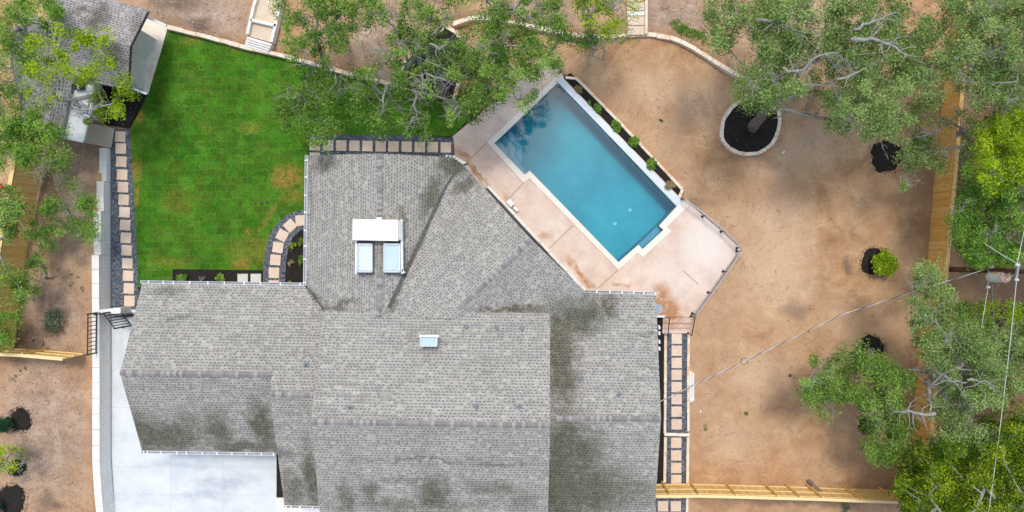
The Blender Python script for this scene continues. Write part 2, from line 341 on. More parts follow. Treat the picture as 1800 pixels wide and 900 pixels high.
def leaf_mat(name, dark, mid, light):
    t = NT(name, .8, .08); at = t.n('ShaderNodeAttribute'); at.attribute_name = 'tone'
    c = t.ramp(at.outputs['Fac'], [(0, dark), (.5, mid), (1, light)])
    tr = t.n('ShaderNodeBsdfTranslucent'); t.L(c, tr.inputs[0]); mx = t.n('ShaderNodeMixShader'); mx.inputs[0].default_value = .35
    o = t.t.nodes['Material Output']; t.L(t.b.outputs[0], mx.inputs[1]); t.L(tr.outputs[0], mx.inputs[2]); t.L(mx.outputs[0], o.inputs[0])
    return t.out(c)
M['l_oak'] = leaf_mat('oak_leaves', (.06, .125, .018), (.175, .315, .05), (.38, .56, .12))
M['l_grey'] = leaf_mat('grey_green_leaves', (.085, .15, .035), (.235, .355, .10), (.44, .57, .20))
M['l_bright'] = leaf_mat('yellow_green_leaves', (.10, .19, .008), (.31, .47, .018), (.58, .69, .045))
M['l_mid'] = leaf_mat('fresh_green_leaves', (.06, .15, .02), (.17, .34, .045), (.37, .54, .10))
M['l_dark'] = leaf_mat('deep_green_leaves', (.035, .09, .008), (.14, .24, .014), (.44, .53, .03))
M['l_con'] = leaf_mat('conifer_needles', (.012, .045, .02), (.03, .095, .045), (.06, .16, .07))
M['l_sage'] = leaf_mat('sage_leaves', (.10, .13, .08), (.20, .24, .15), (.33, .37, .24))
M['l_straw'] = leaf_mat('dry_grass_blades', (.22, .17, .07), (.42, .33, .17), (.60, .50, .30))
M['l_turf'] = leaf_mat('turf_blades', (.03, .11, .006), (.06, .18, .012), (.12, .25, .025))
M['peb'] = leaf_mat('pale_stones', (.24, .17, .13), (.46, .37, .30), (.72, .64, .56))
M['litter'] = leaf_mat('fallen_leaves', (.20, .09, .03), (.45, .28, .07), (.65, .50, .15))

def water_mat():
    m = bpy.data.materials.new('pool_water'); m.use_nodes = True; t = m.node_tree; t.nodes.clear()
    o = t.nodes.new('ShaderNodeOutputMaterial'); tr = t.nodes.new('ShaderNodeBsdfTransparent'); tr.inputs[0].default_value = (.50, .88, .93, 1)
    gl = t.nodes.new('ShaderNodeBsdfGlossy'); gl.inputs['Roughness'].default_value = .012; fr = t.nodes.new('ShaderNodeFresnel'); fr.inputs[0].default_value = 1.5
    n = t.nodes.new('ShaderNodeTexNoise'); n.inputs['Scale'].default_value = 2.2; n.inputs['Detail'].default_value = 3
    g = t.nodes.new('ShaderNodeNewGeometry'); t.links.new(g.outputs['Position'], n.inputs['Vector'])
    b = t.nodes.new('ShaderNodeBump'); b.inputs['Strength'].default_value = .012; b.inputs['Distance'].default_value = .05; t.links.new(n.outputs['Fac'], b.inputs['Height'])
    t.links.new(b.outputs[0], gl.inputs['Normal']); mx = t.nodes.new('ShaderNodeMixShader')
    t.links.new(fr.outputs[0], mx.inputs[0]); t.links.new(tr.outputs[0], mx.inputs[1]); t.links.new(gl.outputs[0], mx.inputs[2]); t.links.new(mx.outputs[0], o.inputs[0]); return m
M['water'] = water_mat()
def basin_mat():
    t = NT('teal_pool_plaster', .7, .3)
    c = t.ramp(t.noise(.35, 5, .65), [(.3, (.045, .31, .40)), (.5, (.07, .38, .47)), (.72, (.12, .47, .56))])
    c = t.mix(t.rng(t.noise(6, 3), .45, .6, 0, .2), c, (.10, .42, .52)); return t.out(c)
M['basin'] = basin_mat()
M['ledge_p'] = simple('pale_blue_plaster', (.40, .46, .58), (.45, .51, .62), 1, .7)
M['step_shade'] = simple('painted_step_shade', (.14, .27, .40), (.18, .32, .45), 5, .5)  # dark blue stands for the soft shading along the step edges
M['ledge_d'] = simple('slate_blue_plaster', (.20, .33, .44), (.26, .40, .50), 1, .7)
def block_mat():
    t = NT('split_face_blocks', .9, .2); br = t.n('ShaderNodeTexBrick')
    mp = t.n('ShaderNodeMapping'); t.L(t.pos, mp.inputs[0]); mp.inputs['Rotation'].default_value = (0, R(90), 0)
    mp2 = t.n('ShaderNodeSeparateXYZ'); t.L(t.pos, mp2.inputs[0]); cb = t.n('ShaderNodeCombineXYZ'); t.L(mp2.outputs[1], cb.inputs[0]); t.L(mp2.outputs[2], cb.inputs[1])
    t.L(cb.outputs[0], br.inputs['Vector']); br.inputs['Scale'].default_value = 1; br.inputs['Brick Width'].default_value = .45; br.inputs['Row Height'].default_value = .2; br.inputs['Mortar Size'].default_value = .012
    br.inputs['Color1'].default_value = (.86, .85, .81, 1); br.inputs['Color2'].default_value = (.80, .79, .75, 1); br.inputs['Mortar'].default_value = (.55, .53, .50, 1)
    return t.out(t.mix(t.rng(t.noise(1.5, 5, .7), .5, .7, 0, .35), br.outputs['Color'], (.60, .52, .42)))
M['block'] = block_mat()

def set_tone(me, arr):
    a = me.attributes.new('tone', 'FLOAT', 'FACE'); a.data.foreach_set('value', np.asarray(arr, dtype=np.float32))
def quads(name, V, mat, tone, parent=None, origin=(0, 0, 0)):
    """V: (n,4,3) world quads -> one mesh, vectorised"""
    n = len(V); me = bpy.data.meshes.new(name); og = np.array(origin, float)
    me.vertices.add(n*4); me.vertices.foreach_set('co', (V-og).reshape(-1).astype(np.float32))
    me.loops.add(n*4); me.loops.foreach_set('vertex_index', np.arange(n*4, dtype=np.int32))
    me.polygons.add(n); me.polygons.foreach_set('loop_start', np.arange(0, n*4, 4, dtype=np.int32))
    me.materials.append(mat); me.update(calc_edges=True); set_tone(me, tone)
    o = bpy.data.objects.new(name, me); link(o, parent)
    o.location = Vector(og)-(wloc(parent) if parent is not None else Vector((0, 0, 0))); return o

# ------------------------------------------------------------------ ground sheet
WALL_L = [(293,47),(330,56),(430,82),(540,108),(600,126),(700,150),(790,172),(845,187)]
WALL_C = [(795,42),(830,30),(880,33),(950,50),(1000,60),(1060,65),(1130,60),(1172,64),(1210,78),(1260,110),(1310,140),(1345,165)]
UPPER = [(240,-400),(262,20)]+WALL_L[:-2]+[(806,172),(818,82),(798,52)]+WALL_C+[(1500,170),(1600,150),(1600,-400)]
LEFT = [(-900,255),(190,255),(190,1400),(-900,1400)]
DECK = [(795,240),(962,103),(989,131),(991.5,138.5),(1200.5,352.5),(1208,354),(1302,437),(1218,557),(1152,557),(1152,520),(1020,520),(820,300),(797,282)]
LAWN = [(296,50),(540,111),(600,129),(700,153),(790,175),(840,189),(796,240),(545,240),(545,505),(243,505),(238,400),(232,300),(229,226),(260,165)]
def axis(lo, hi, st, far): return np.concatenate([-np.geomspace(far, -lo+1, 9), np.arange(lo, hi+.01, st), np.geomspace(hi+1, far, 9)])
gx = axis(-34., 34., .3, 300.); gy = axis(-19., 19., .3, 300.)
GX, GY = np.meshgrid(gx, gy); PX = GX*30+900; PY = 450-GY*30
GZ = np.full(GX.shape, -.45)
GZ = np.where(PX > 940, np.interp(PY, [60, 110, 200, 260], [.12, -.1, -.4, -.45]), GZ)
GZ[(PX < 960) & (PY > 40)] = -.35
GZ[inpoly(PX, PY, [(800,190),(806,172),(830,30),(950,50),(1060,65),(1000,120),(960,100),(870,170)])] = -.12
GZ[inpoly(PX, PY, UPPER)] = .28
GZ[inpoly(PX, PY, [(-900,-400),(240,-400),(262,20),(235,230),(190,255),(-900,255)])] = -.08
lf = inpoly(PX, PY, LEFT); GZ[lf] = np.interp(PY, [255, 330, 450, 600, 900], [.15, .6, 1.0, 1.08, 1.08])[lf]
for _ in range(2):
    Z2 = GZ.copy(); Z2[1:-1, 1:-1] = (GZ[1:-1,1:-1]*4+GZ[:-2,1:-1]+GZ[2:,1:-1]+GZ[1:-1,:-2]+GZ[1:-1,2:])/8
    keep = (PX > 176) & (PX < 206) & (PY > 255); Z2[keep] = GZ[keep]; GZ = Z2
und = np.zeros_like(GZ)
for q, (fx, fy, a) in enumerate([(.35,.2,.05),(.21,-.43,.05),(1.1,.7,.018),(-.8,1.3,.018),(2.3,1.9,.008)]): und += a*np.sin(GX*fx+GY*fy*1.3+q*1.7)*np.cos(GY*fx-GX*fy+q)
free = (PX > 1225) | ((PX > 1000) & (PY < 540)) | (PY < 120) | (PX < 170); GZ = GZ+und*free
HID = inpoly(PX, PY, [(800,245),(962,108),(988,135),(1200,352),(1296,437),(1214,550),(1000,600),(800,400)])
GZ[HID] = -2.4
GZ[inpoly(PX, PY, [(1120,552),(1206,552),(1206,940),(1060,940),(1120,700)])] = -.75
nx, ny = len(gx), len(gy)
vv = np.stack([GX, GY, GZ], -1).reshape(-1, 3)
ff = [(j*nx+i, j*nx+i+1, (j+1)*nx+i+1, (j+1)*nx+i) for j in range(ny-1) for i in range(nx-1)]
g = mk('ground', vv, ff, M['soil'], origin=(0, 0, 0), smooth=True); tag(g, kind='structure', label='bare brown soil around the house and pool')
def gz(x, y):
    i = int(np.clip(np.searchsorted(gx, x)-1, 0, nx-2)); j = int(np.clip(np.searchsorted(gy, y)-1, 0, ny-2))
    tx = (x-gx[i])/(gx[i+1]-gx[i]); ty = (y-gy[j])/(gy[j+1]-gy[j])
    return float((GZ[j,i]*(1-tx)+GZ[j,i+1]*tx)*(1-ty)+(GZ[j+1,i]*(1-tx)+GZ[j+1,i+1]*tx)*ty)
def GG(px, py):
    """point on the ground seen at px,py"""
    z = 0.
    for _ in range(4): x, y, _z = G(px, py, z); z = gz(x, y)
    return (x, y, z)
def sheet(name, poly, z0, z1, mat, label, zref=None):
    P = [G(a, b, z1 if zref is None else zref) for a, b in poly]; mb = MB(); mb.slab(P, z0, z1)
    o = mb.build(name, mat); return tag(o, label, kind='structure')

sheet('lawn', LAWN, -.5, 0, M['lawn'], 'rectangular green lawn of new sod left of the house')
# blades on the lawn
def scatter(poly, n, z=0.0):
    P = np.array([G(a, b, z)[:2] for a, b in poly]); lo = P.min(0); hi = P.max(0); out = np.zeros((0, 2))
    while len(out) < n:
        q = RNG.uniform(lo, hi, (n*2, 2)); q = q[inpoly(q[:, 0], q[:, 1], P)]; out = np.vstack([out, q])
    return out[:n]
def blade_quads(xy, z, h, w_, lean=.5):
    n = len(xy); a = RNG.uniform(0, 2*np.pi, n); hh = h*RNG.uniform(.5, 1.2, n)
    d = np.stack([np.cos(a), np.sin(a)], 1); b = RNG.uniform(0, 2*np.pi, n); l = np.stack([np.cos(b), np.sin(b)], 1)*(hh*lean)[:, None]
    z = np.broadcast_to(z, n); V = np.zeros((n, 4, 3)); V[:, 0, :2] = xy-d*w_/2; V[:, 1, :2] = xy+d*w_/2; V[:, 2, :2] = xy+d*w_*.15+l; V[:, 3, :2] = xy-d*w_*.15+l
    V[:, 0, 2] = V[:, 1, 2] = z; V[:, 2, 2] = V[:, 3, 2] = z+hh; return V
xy = scatter([(296,52),(540,114),(700,157),(838,190),(796,236),(545,236),(540,490),(245,490),(234,230),(260,167)], 26000)
keepm = ~inpoly(xy[:,0], xy[:,1], [G(a,b)[:2] for a,b in [(300,470),(462,470),(464,440),(475,408),(500,378),(545,365),(545,505),(300,505)]])
xy = xy[keepm]
o = quads('grass', blade_quads(xy, .0, .05, .035, .9), M['l_turf'], RNG.uniform(0, 1, len(xy))); tag(o, 'short green grass blades of the lawn', 'grass', kind='stuff')

sheet('gravel_path', [(202,228),(229,226),(232,300),(238,400),(243,505),(246,546),(196,546),(195,262)], -.4, .012, M['gravel'], 'blue grey gravel path along the left side of the lawn')
sheet('gravel_path', [(545,239),(585,236),(700,238),(797,242),(800,285),(545,285)], -.4, .016, M['gravel'], 'blue grey gravel path between the lawn and the north roof edge')
sheet('gravel_path', [(545,368),(520,371),(503,379),(487,393),(475,410),(467,438),(463,470),(462,508),(545,508)], -.4, .020, M['gravel'], 'curved blue grey gravel path in the inner corner of the house')
sheet('mulch_bed', [(303,473),(462,475),(462,508),(303,508)], -.4, .024, M['mulch'], 'black mulch bed at the foot of the lawn')
sheet('mulch_bed', [(545,402),(528,405),(514,418),(507,435),(503,460),(500,508),(545,508)], -.4, .034, M['mulch'], 'black mulch bed inside the curved path')
sheet('mulch_bed', [(180,146),(226,156),(259,166),(232,212),(229,226),(183,219)], -.4, .02, M['mulch'], 'black mulch triangle beside the outbuilding')
sheet('patio', [(255,28),(262,32),(295,48),(260,166),(225,154),(215,60)], -.4, .03, M['patio'], 'buff concrete patio beside the outbuilding roof')
sheet('patio', [(150,214),(201,226),(195,260),(145,250)], -.4, .034, M['tanc'], 'small tan concrete landing above the left path')
sheet('driveway', [(196,546),(260,546),(260,700),(500,700),(486,800),(486,875),(550,875),(575,875),(575,1000),(204,1000),(202,900),(196,800)], -.4, .006, M['drive'], 'pale concrete driveway')
sheet('mulch_bed', [(486,800),(500,800),(500,874),(486,874)], -.4, .010, M['mulch'], 'thin dark strip between driveway and house')
sheet('walkway', [(486,875),(575,875),(575,900),(486,905)], -.4, .014, M['lime_w'], 'bright white concrete walk by the lower roof corner')
m_ = MB()
for a, b in (((196,716),(240,716)),((203,868),(486,870)),((300,800),(300,900)),((392,800),(392,900)),((203,820),(486,822))): m_.bar(G(*a, .008), G(*b, .008), .018, .006)
o = m_.build('control_joint', simple('slab_joint', (.42, .44, .46), (.50, .52, .54), 4)); tag(o, 'thin saw cut joints in the pale driveway', kind='structure')
# deck with pool opening
POOL = [(981,145),(1189,363),(1158,397),(1166,404),(1129,438),(1122,430),(1087,461),(931,300),(922,307),(869,252)]
COPE = [(981,132),(988.5,141),(1197.5,355),(1211,361),(1172,399),(1180,406),(1130,452),(1121,444),(1087,474),(931,314),(921,322),(856,251)]
deck = [G(a, b) for a, b in DECK]
def holed(outer, inner, z0, z1):
    bm = bmesh.new(); rings = []
    for pl in (outer, inner):
        vs = [bm.verts.new((p[0], p[1], z1)) for p in pl]
        rings.append([bm.edges.new((vs[i], vs[(i+1) % len(vs)])) for i in range(len(vs))])
    bmesh.ops.triangle_fill(bm, use_beauty=True, edges=rings[0]+rings[1])
    for f in bm.faces:
        f.normal_update()
        if f.normal.z < 0: f.normal_flip()
    ed = [e for e in bm.edges if len(e.link_faces) == 1]
    r = bmesh.ops.extrude_edge_only(bm, edges=ed)
    for v in r['geom']:
        if isinstance(v, bmesh.types.BMVert): v.co.z = z0
    bmesh.ops.recalc_face_normals(bm, faces=bm.faces)
    bm.verts.index_update(); V = [tuple(v.co) for v in bm.verts]; F = [[v.index for v in f.verts] for f in bm.faces]; bm.free(); return V, F
V, F = holed(deck, [G(a, b) for a, b in COPE[2:] + COPE[:2]], -.75, 0)
dk = mk('pool_deck', V, F, M['deck']); tag(dk, 'pink tan concrete deck around the pool', kind='structure')
mb = MB()
for a, b in [((856,250),(822,284)), ((921,321),(892,351)), ((1008,396),(965,437)), ((1086,475),(1052,506)), ((1200,475),(1228,500)), ((820,283),(852,330))]:
    mb.bar(G(*a, .004), G(*b, .004), .035, .008)
mb.build('control_joint', simple('joint_grout', (.30, .17, .10), (.36, .21, .13), 5), dk)
# ------------------------------------------------------------------ swimming pool
pool = empty('swimming_pool', G(1025, 300, -1.6), 'long blue swimming pool with corner steps set diagonally in the deck', 'swimming pool')
WZ = -.10
V, F = holed([G(a, b) for a, b in COPE], [G(a, b) for a, b in POOL], -.25, .05)
mk('coping', V, F, M['coping'], pool)
Pw = [G(a, b) for a, b in POOL]; n = len(Pw)
area = sum(Pw[i][0]*Pw[(i+1) % n][1]-Pw[(i+1) % n][0]*Pw[i][1] for i in range(n))
if area < 0: Pw = Pw[::-1]
grow = [(p[0], p[1]) for p in Pw]
V = [(x, y, -1.6) for x, y in grow]+[(x, y, -.03) for x, y in grow]
F = [tuple(range(n))]+[(i, n+i, n+(i+1) % n, (i+1) % n) for i in range(n)]
mk('basin', V, F, M['basin'], pool)
mk('water', [(x, y, WZ) for x, y in grow], [tuple(range(n))], M['water'], pool)
def stepblk(px, z, mat, name='step'):
    m_ = MB(); m_.slab([G(a, b, 0) for a, b in px], -1.6, z); m_.build(name, mat, pool)
stepblk([(869.3,252),(878,244),(894,262),(893,274)], -.42, M['ledge_p'])
stepblk([(878,243.6),(887,235.5),(907,259),(906,273),(925,301),(921.5,305.8),(893.2,274.5),(894.4,261.8)], -.66, M['ledge_p'])
stepblk([(887.3,235),(898,225),(920,256),(917,284),(926,299.8),(906.4,272.8),(907.4,258.7)], -.95, simple('mid_blue_plaster', (.26,.44,.56), (.30,.48,.60), 1, .7))
stepblk([(1157.6,397.2),(1165.4,404),(1129,437.3),(1122.5,430)], -.36, M['ledge_d'], 'bench')
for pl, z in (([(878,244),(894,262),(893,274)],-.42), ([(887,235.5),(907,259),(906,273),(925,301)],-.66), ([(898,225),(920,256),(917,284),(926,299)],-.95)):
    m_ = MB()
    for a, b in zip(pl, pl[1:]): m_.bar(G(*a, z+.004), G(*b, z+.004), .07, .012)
    m_.build('step_edge_shade', M['step_shade'], pool)  # shade at the step edges, laid in as dark strips
for cx, cy in ((1088, 391), (1115, 366)):
    m_ = MB(); c = G(cx, cy, 0); cyl(m_, c, .11, -1.6, -1.57, 20); m_.build('drain_cover', simple('pale_drain', (.45,.72,.70), (.5,.76,.74), 4), pool)
m_ = MB(); m_.slab([G(984,134,.1), G(988,136,.1), G(990.5,139,.1), G(1199,353.5,.1), G(1189.5,361.5,.1), G(983,147,.1), G(976,142,.1)], -.5, .10); m_.build('spillway_wall', M['tile'], pool)

# ------------------------------------------------------------------ stone edging, walls
def stone_wall(name, pts, width, zb, zt, mat, label, cat='stone wall', block=.75, jit=.02, closed=False, group=None, h=None):
    """chain of individual cut stones along a world polyline; zb/zt numbers or 'g' = follow ground"""
    P = [Vector(p[:2]) for p in pts]
    if closed: P.append(P[0])
    L = [0.]
    for a, b in zip(P, P[1:]): L.append(L[-1]+(b-a).length)
    def at(s):
        for i in range(len(P)-1):
            if s <= L[i+1] or i == len(P)-2:
                t = (s-L[i])/max(1e-6, L[i+1]-L[i]); return P[i].lerp(P[i+1], max(0, min(1, t)))
    m_ = MB(); s = 0; rn = random.Random(len(pts)*7+int(L[-1]*10))
    while s < L[-1]-.02:
        e = min(L[-1], s+block*rn.uniform(.6, 1.35))
        if L[-1]-e < .2: e = L[-1]
        a = at(s+.006); b = at(e-.006)
        if (b-a).length > .02:
            d_ = (b-a).normalized(); nr = Vector((-d_.y, d_.x)); wj = width*rn.uniform(.9, 1.1)/2; of = nr*rn.uniform(-jit, jit)
            if zt == 'g':
                zg = gz((a.x+b.x)/2, (a.y+b.y)/2); z1 = max(zg, gz(a.x+nr.x*.3, a.y+nr.y*.3), gz(a.x-nr.x*.3, a.y-nr.y*.3))+h; z0 = zg-.8
            else: z0, z1 = zb, zt
            z1 += rn.uniform(-.012, .012)
            q = [a-nr*wj+of, b-nr*wj+of, b+nr*wj+of, a+nr*wj+of]; c = .02
            # chamfered top
            m_.add([(v.x, v.y, z0) for v in q]+[(v.x, v.y, z1-c) for v in q]+[(v.x+(a.x+b.x-2*v.x)/2*.06, v.y+(a.y+b.y-2*v.y)/2*.06, z1) for v in q],
                   [(0,3,2,1),(0,1,5,4),(1,2,6,5),(2,3,7,6),(3,0,4,7),(4,5,9,8),(5,6,10,9),(6,7,11,10),(7,4,8,11),(8,9,10,11)])
        s = e
    o = m_.build(name, mat); return tag(o, label, cat, group)
def wp(l, z=0.): return [G(a, b, z) for a, b in l]
stone_wall('retaining_wall', wp(WALL_L, .35), .24, -.5, .36, M['lime'], 'long low limestone retaining wall along the top of the lawn')
stone_wall('retaining_wall', wp(WALL_C, .3), .24, -.8, .34, M['lime'], 'curved low limestone wall above the bare soil yard')
stone_wall('retaining_wall', wp([(697,147),(706,124),(716,106)], .5), .22, 0, .52, M['lime'], 'short limestone wall on the left side of the shaded mulch bed')
stone_wall('retaining_wall', wp([(757,66),(768,56),(783,45)], .5), .22, 0, .52, M['lime'], 'limestone wall at the top left of the shaded mulch bed')
stone_wall('retaining_wall', wp([(785,47),(798,52),(808,66),(818,83)], .5), .22, -.3, .5, M['lime'], 'limestone wall curving down the right of the shaded mulch bed')
stone_wall('retaining_wall', wp([(798,178),(803,158),(808,138)], .5), .22, -.4, .5, M['lime'], 'short limestone wall at the lower right of the shaded mulch bed')
sheet('mulch_bed', [(700,150),(716,106),(757,66),(783,46),(798,53),(818,84),(815,120),(800,176)], .1, .42, M['mulch'], 'black mulch bed in the shade of the middle oaks')
ring = [(1345,168),(1322,171),(1300,178),(1281,193),(1270,215),(1268,240),(1278,258),(1297,268),(1318,272),(1340,268),(1356,254),(1367,235),(1371,212),(1370,196),(1362,184)]
stone_wall('tree_ring', wp(ring, -.15), .2, -.8, -.12, M['lime'], 'oval limestone ring around the leaning oak trunk', 'tree ring', .5, .01, True)
sheet('mulch_bed', ring, -.8, -.2, M['mulch'], 'black mulch inside the oval limestone ring')
# planter beside the pool
stone_wall('planter_wall', wp([(994,136),(1003,127),(1077,202),(1204,337.5),(1194,347)], .0), .16, -.9, .02, M['lime'], 'limestone planter edge along the outer side of the pool', 'planter', .8, .008)
sheet('mulch_bed', [(983,141),(1003,128),(1077,202),(1203,337),(1190,350)], -.9, -.08, M['mulch'], 'black mulch strip in the planter beside the pool')
# left tall wall with cap
def wallrun(pts_px, zt, name, label, block=.9):
    b_ = wp(pts_px, 0); o = empty(name, (b_[0][0], b_[0][1], 0), label, 'retaining wall'); m_ = MB()
    off = .36
    poly = b_+[(x-off, y, z) for x, y, z in b_[::-1]]
    m_.slab(poly, -.5, zt-.08); m_.build('block_face', M['block'], o)
    m2 = MB()
    for p, q in zip(b_, b_[1:]):
        L_ = math.dist(p[:2], q[:2]); k = max(1, round(L_/block))
        for i in range(k):
            a = Vector(p).lerp(Vector(q), i/k+.004); b = Vector(p).lerp(Vector(q), (i+1)/k-.004)
            m2.slab([(a.x+.02, a.y), (b.x+.02, b.y), (b.x-off-.03, b.y), (a.x-off-.03, a.y)], zt-.078, zt+random.uniform(0, .006))
    m2.build('cap', M['lime_w'], o); return o
wallrun([(194,262),(194,320)], .45, 'retaining_wall', 'lowest white stone tier of the left wall beside the top stepping stones')
wallrun([(194,320.5),(194,372)], .72, 'retaining_wall', 'second white stone tier of the left wall beside the gravel path')
wallrun([(194,372.5),(194,448)], 1.0, 'retaining_wall', 'third white stone tier of the left wall beside the gravel path')
wallrun([(194,448.5),(194.5,546),(195,640),(195,800),(198,850),(203,905),(203,960)], 1.2, 'retaining_wall', 'tall white block wall with pale cap along the left of the driveway')
m_ = MB(); m_.slab([G(172,545,1.25), G(205,541,1.25), G(212,541,1.25), G(212,551,1.25), G(180,552,1.25)], 0, 1.26); o = m_.build('wall_pier', M['lime_w']); tag(o, 'pale stone pier where the metal railing meets the block wall', 'pier')
m_ = MB(); m_.slab(wp([(213,543),(243,544),(243,549),(213,549)]), 0, .12); o = m_.build('threshold', M['lime_w']); tag(o, 'white concrete sill between gravel path and driveway', 'sill')
# right side curbs
Zp = -.40
stone_wall('curb', wp([(1169.5,586),(1169,700),(1168.5,762)], Zp), .16, -.9, Zp+.08, M['lime'], 'long cream curb between house bed and right hand stepping stones', 'curb', 1.0, .004)
stone_wall('curb', wp([(1210,586),(1209.5,700),(1209.5,758)], Zp), .16, -.9, Zp+.08, M['lime'], 'long cream curb between right hand stepping stones and bare soil', 'curb', 1.0, .004)
stone_wall('curb', wp([(1167,763),(1212,764)], Zp), .18, -.9, Zp+.10, M['coping'], 'cream cross curb dividing the right hand stepping stone path', 'curb', .8, .004)
stone_wall('curb', wp([(1169.5,768),(1168,848)], Zp), .16, -.9, Zp+.09, M['lime'], 'short cream curb left of the lowest stepping stones', 'curb', 1.0, .004)
stone_wall('curb', wp([(1209,768),(1208,848),(1207,930)], Zp), .16, -.9, Zp+.09, M['lime'], 'cream curb right of the lowest stepping stones running under the fence', 'curb', 1.0, .004)
stone_wall('step_slab', wp([(1213.8,652),(1213.8,707)], -.4), .13, -.8, -.3, M['lime_w'], 'narrow white stone slab set against the right hand curb', 'step', .9, .003)
stone_wall('step_slab', wp([(1218,655),(1218,705)], -.45), .12, -.8, -.37, M['lime_w'], 'outer lower white stone slab beside the right hand curb', 'step', 2, .003)
sheet('gravel_path', [(1170,585),(1210,585),(1209,930),(1080,930),(1080,853),(1169,853)], -.9, Zp+.004, M['gravel'], 'dark gravel path on the right of the house')
sheet('mulch_bed', [(1120,560),(1167,560),(1167,852),(1120,852)], -.9, Zp+.03, M['mulch'], 'narrow black mulch bed under the right roof edge')
# stairs down from the deck
st = empty('deck_steps', G(1191, 571, -.5), 'three tan concrete steps down from the deck to the right path', 'steps')
for i, (y0, y1) in enumerate(((557.2,567),(567,575.5),(575.5,585))):
    m_ = MB(); z = -.10-.12*i; m_.slab([G(1166-i*.6, y0, z), G(1217-i*1.6, y0, z), G(1216-i*1.6, y1+.8, z), G(1165.5-i*.6, y1+.8, z)], -.8, z); m_.build('tread', M['deck'], st)
m_ = MB(); m_.slab([G(1150,554.5,.05), G(1171,554.5,.05), G(1171,558,.05), G(1150,558,.05)], -.5, .05); o = m_.build('curb', M['white']); tag(o, 'white concrete kerb piece at the deck end by the house corner', 'curb')
# upper left garden stair
st = empty('garden_steps', G(455, 60, .3), 'white stone garden stair going up from the top of the lawn', 'steps')
for i in range(4):
    t0 = i/4; t1 = (i+1)/4
    lerp = lambda a, b, t: (a[0]+(b[0]-a[0])*t, a[1]+(b[1]-a[1])*t)
    A, B, C, D = (430,80), (435,64), (478,77), (471,93)
    z = .42+.09*i; m_ = MB(); m_.slab([G(*lerp(A,B,t0), z), G(*lerp(A,B,t1), z), G(*lerp(D,C,t1), z), G(*lerp(D,C,t0), z)], .1, z); m_.build('tread', M['lime_w'], st)
for a, b in [((437,62),(448,14)), ((448,14),(458,-20)), ((479,76),(487,44)), ((487,44),(499,-14)), ((443,37),(487,47))]:
    m_ = MB(); m_.bar(G(*a, .62), G(*b, .62), .16, .5); m_.build('edge_stone', M['lime_w'], st)
sheet('walkway', [(436,63),(449,12),(460,-25),(503,-15),(488,44),(478,75)], .1, .60, M['tanc'], 'tan gravel landings of the garden stair')
st = empty('garden_steps', G(1120, 30, .3), 'worn tan flagstone walk above the curved wall', 'steps')
for i, (y0, y1) in enumerate(((-18,2),(2,18),(18,27),(27,44),(44,61))):
    z = .75-.07*i; m_ = MB()
    m_.slab([G(1103, y0+.4, z), G(1133, y0+.4, z), G(1133, y1, z), G(1103, y1, z)], .1, z); m_.build('tread', M['tanc'] if i != 2 else M['lime_w'], st)
m_ = MB(); m_.bar(G(1135.5, -18, .7), G(1135.5, 60, .5), .14, .3); m_.build('edge_stone', M['lime'], st)

# ------------------------------------------------------------------ stepping stones (one, then copies)
m_ = MB(); hh = .305
m_.add([(-hh,-hh,0),(hh,-hh,0),(hh,hh,0),(-hh,hh,0),(-hh,-hh,.045),(hh,-hh,.045),(hh,hh,.045),(-hh,hh,.045),(-hh+.01,-hh+.01,.05),(hh-.01,-hh+.01,.05),(hh-.01,hh-.01,.05),(-hh+.01,hh-.01,.05)],
       [(0,3,2,1),(0,1,5,4),(1,2,6,5),(2,3,7,6),(3,0,4,7),(4,5,9,8),(5,6,10,9),(6,7,11,10),(7,4,8,11),(8,9,10,11)])
proto = m_.build('stepping_stone', M['paver'], origin=(0, 0, 0)); used = [False]
def stone(px, py, z, rot, label, group):
    c = G(px, py, z+.05); loc = (c[0], c[1], z)
    if not used[0]: o = proto; used[0] = True; o.location = loc; o.rotation_euler = (0, 0, R(rot)); o['label'] = label
    else: o = dup(proto, loc, R(rot), None, label)
    o['category'] = 'stepping stone'; o['group'] = group; return o
Ls = [(211,240),(212,261),(213,284),(214.5,307),(216,329),(217,351),(218.7,373),(219.7,395.7),(221,418),(222.3,440),(223.7,463),(225,484.7),(226.3,507),(227.3,529)]
for i, (x, y) in enumerate(Ls): stone(x, y, .012, -2.5+random.uniform(-1, 1), f'{ORD[i]} square tan stone from the top in the left gravel path', 'stepping stones left of the lawn')
Ts = [553.6,576.7,599.8,622.8,645.9,669,691.6,714.9,737.8,760.6,783.7]
for i, x in enumerate(Ts): stone(x, 255+(x-553)/230*4, .016, -1+random.uniform(-.6, .6), f'{ORD[i]} square tan stone from the left in the path above the roof', 'stepping stones above the north roof')
stone(553.4, 277.5, .016, 0, 'square tan stone peeping out from under the roof corner', 'stepping stones above the north roof')
for i, (x, y, r_) in enumerate([(528.5,387.5,5),(510,396.7,-48+90),(496,413.8,-27),(488.5,435,-8),(484,457,-4),(481.5,479.5,-1),(481,502,0)]):
    stone(x, y, .020, r_, f'{ORD[i]} stone along the curved path counted from the roof gutter end', 'stepping stones of the curved path')
Rs = [595.5,616.6,638,659,680.5,701.7,723.7,746]
for i, y in enumerate(Rs): stone(1189.6-i*.03, y, Zp+.004, random.uniform(-1, 1), f'{ORD[i]} square stone below the deck steps in the right path', 'stepping stones right of the house')
for i, y in enumerate([778.5,800.6,822.7,844]): stone(1188.8, y, Zp+.004, random.uniform(-1, 1), f'{ORD[i]} square stone below the cross curb in the right path', 'stepping stones right of the house')
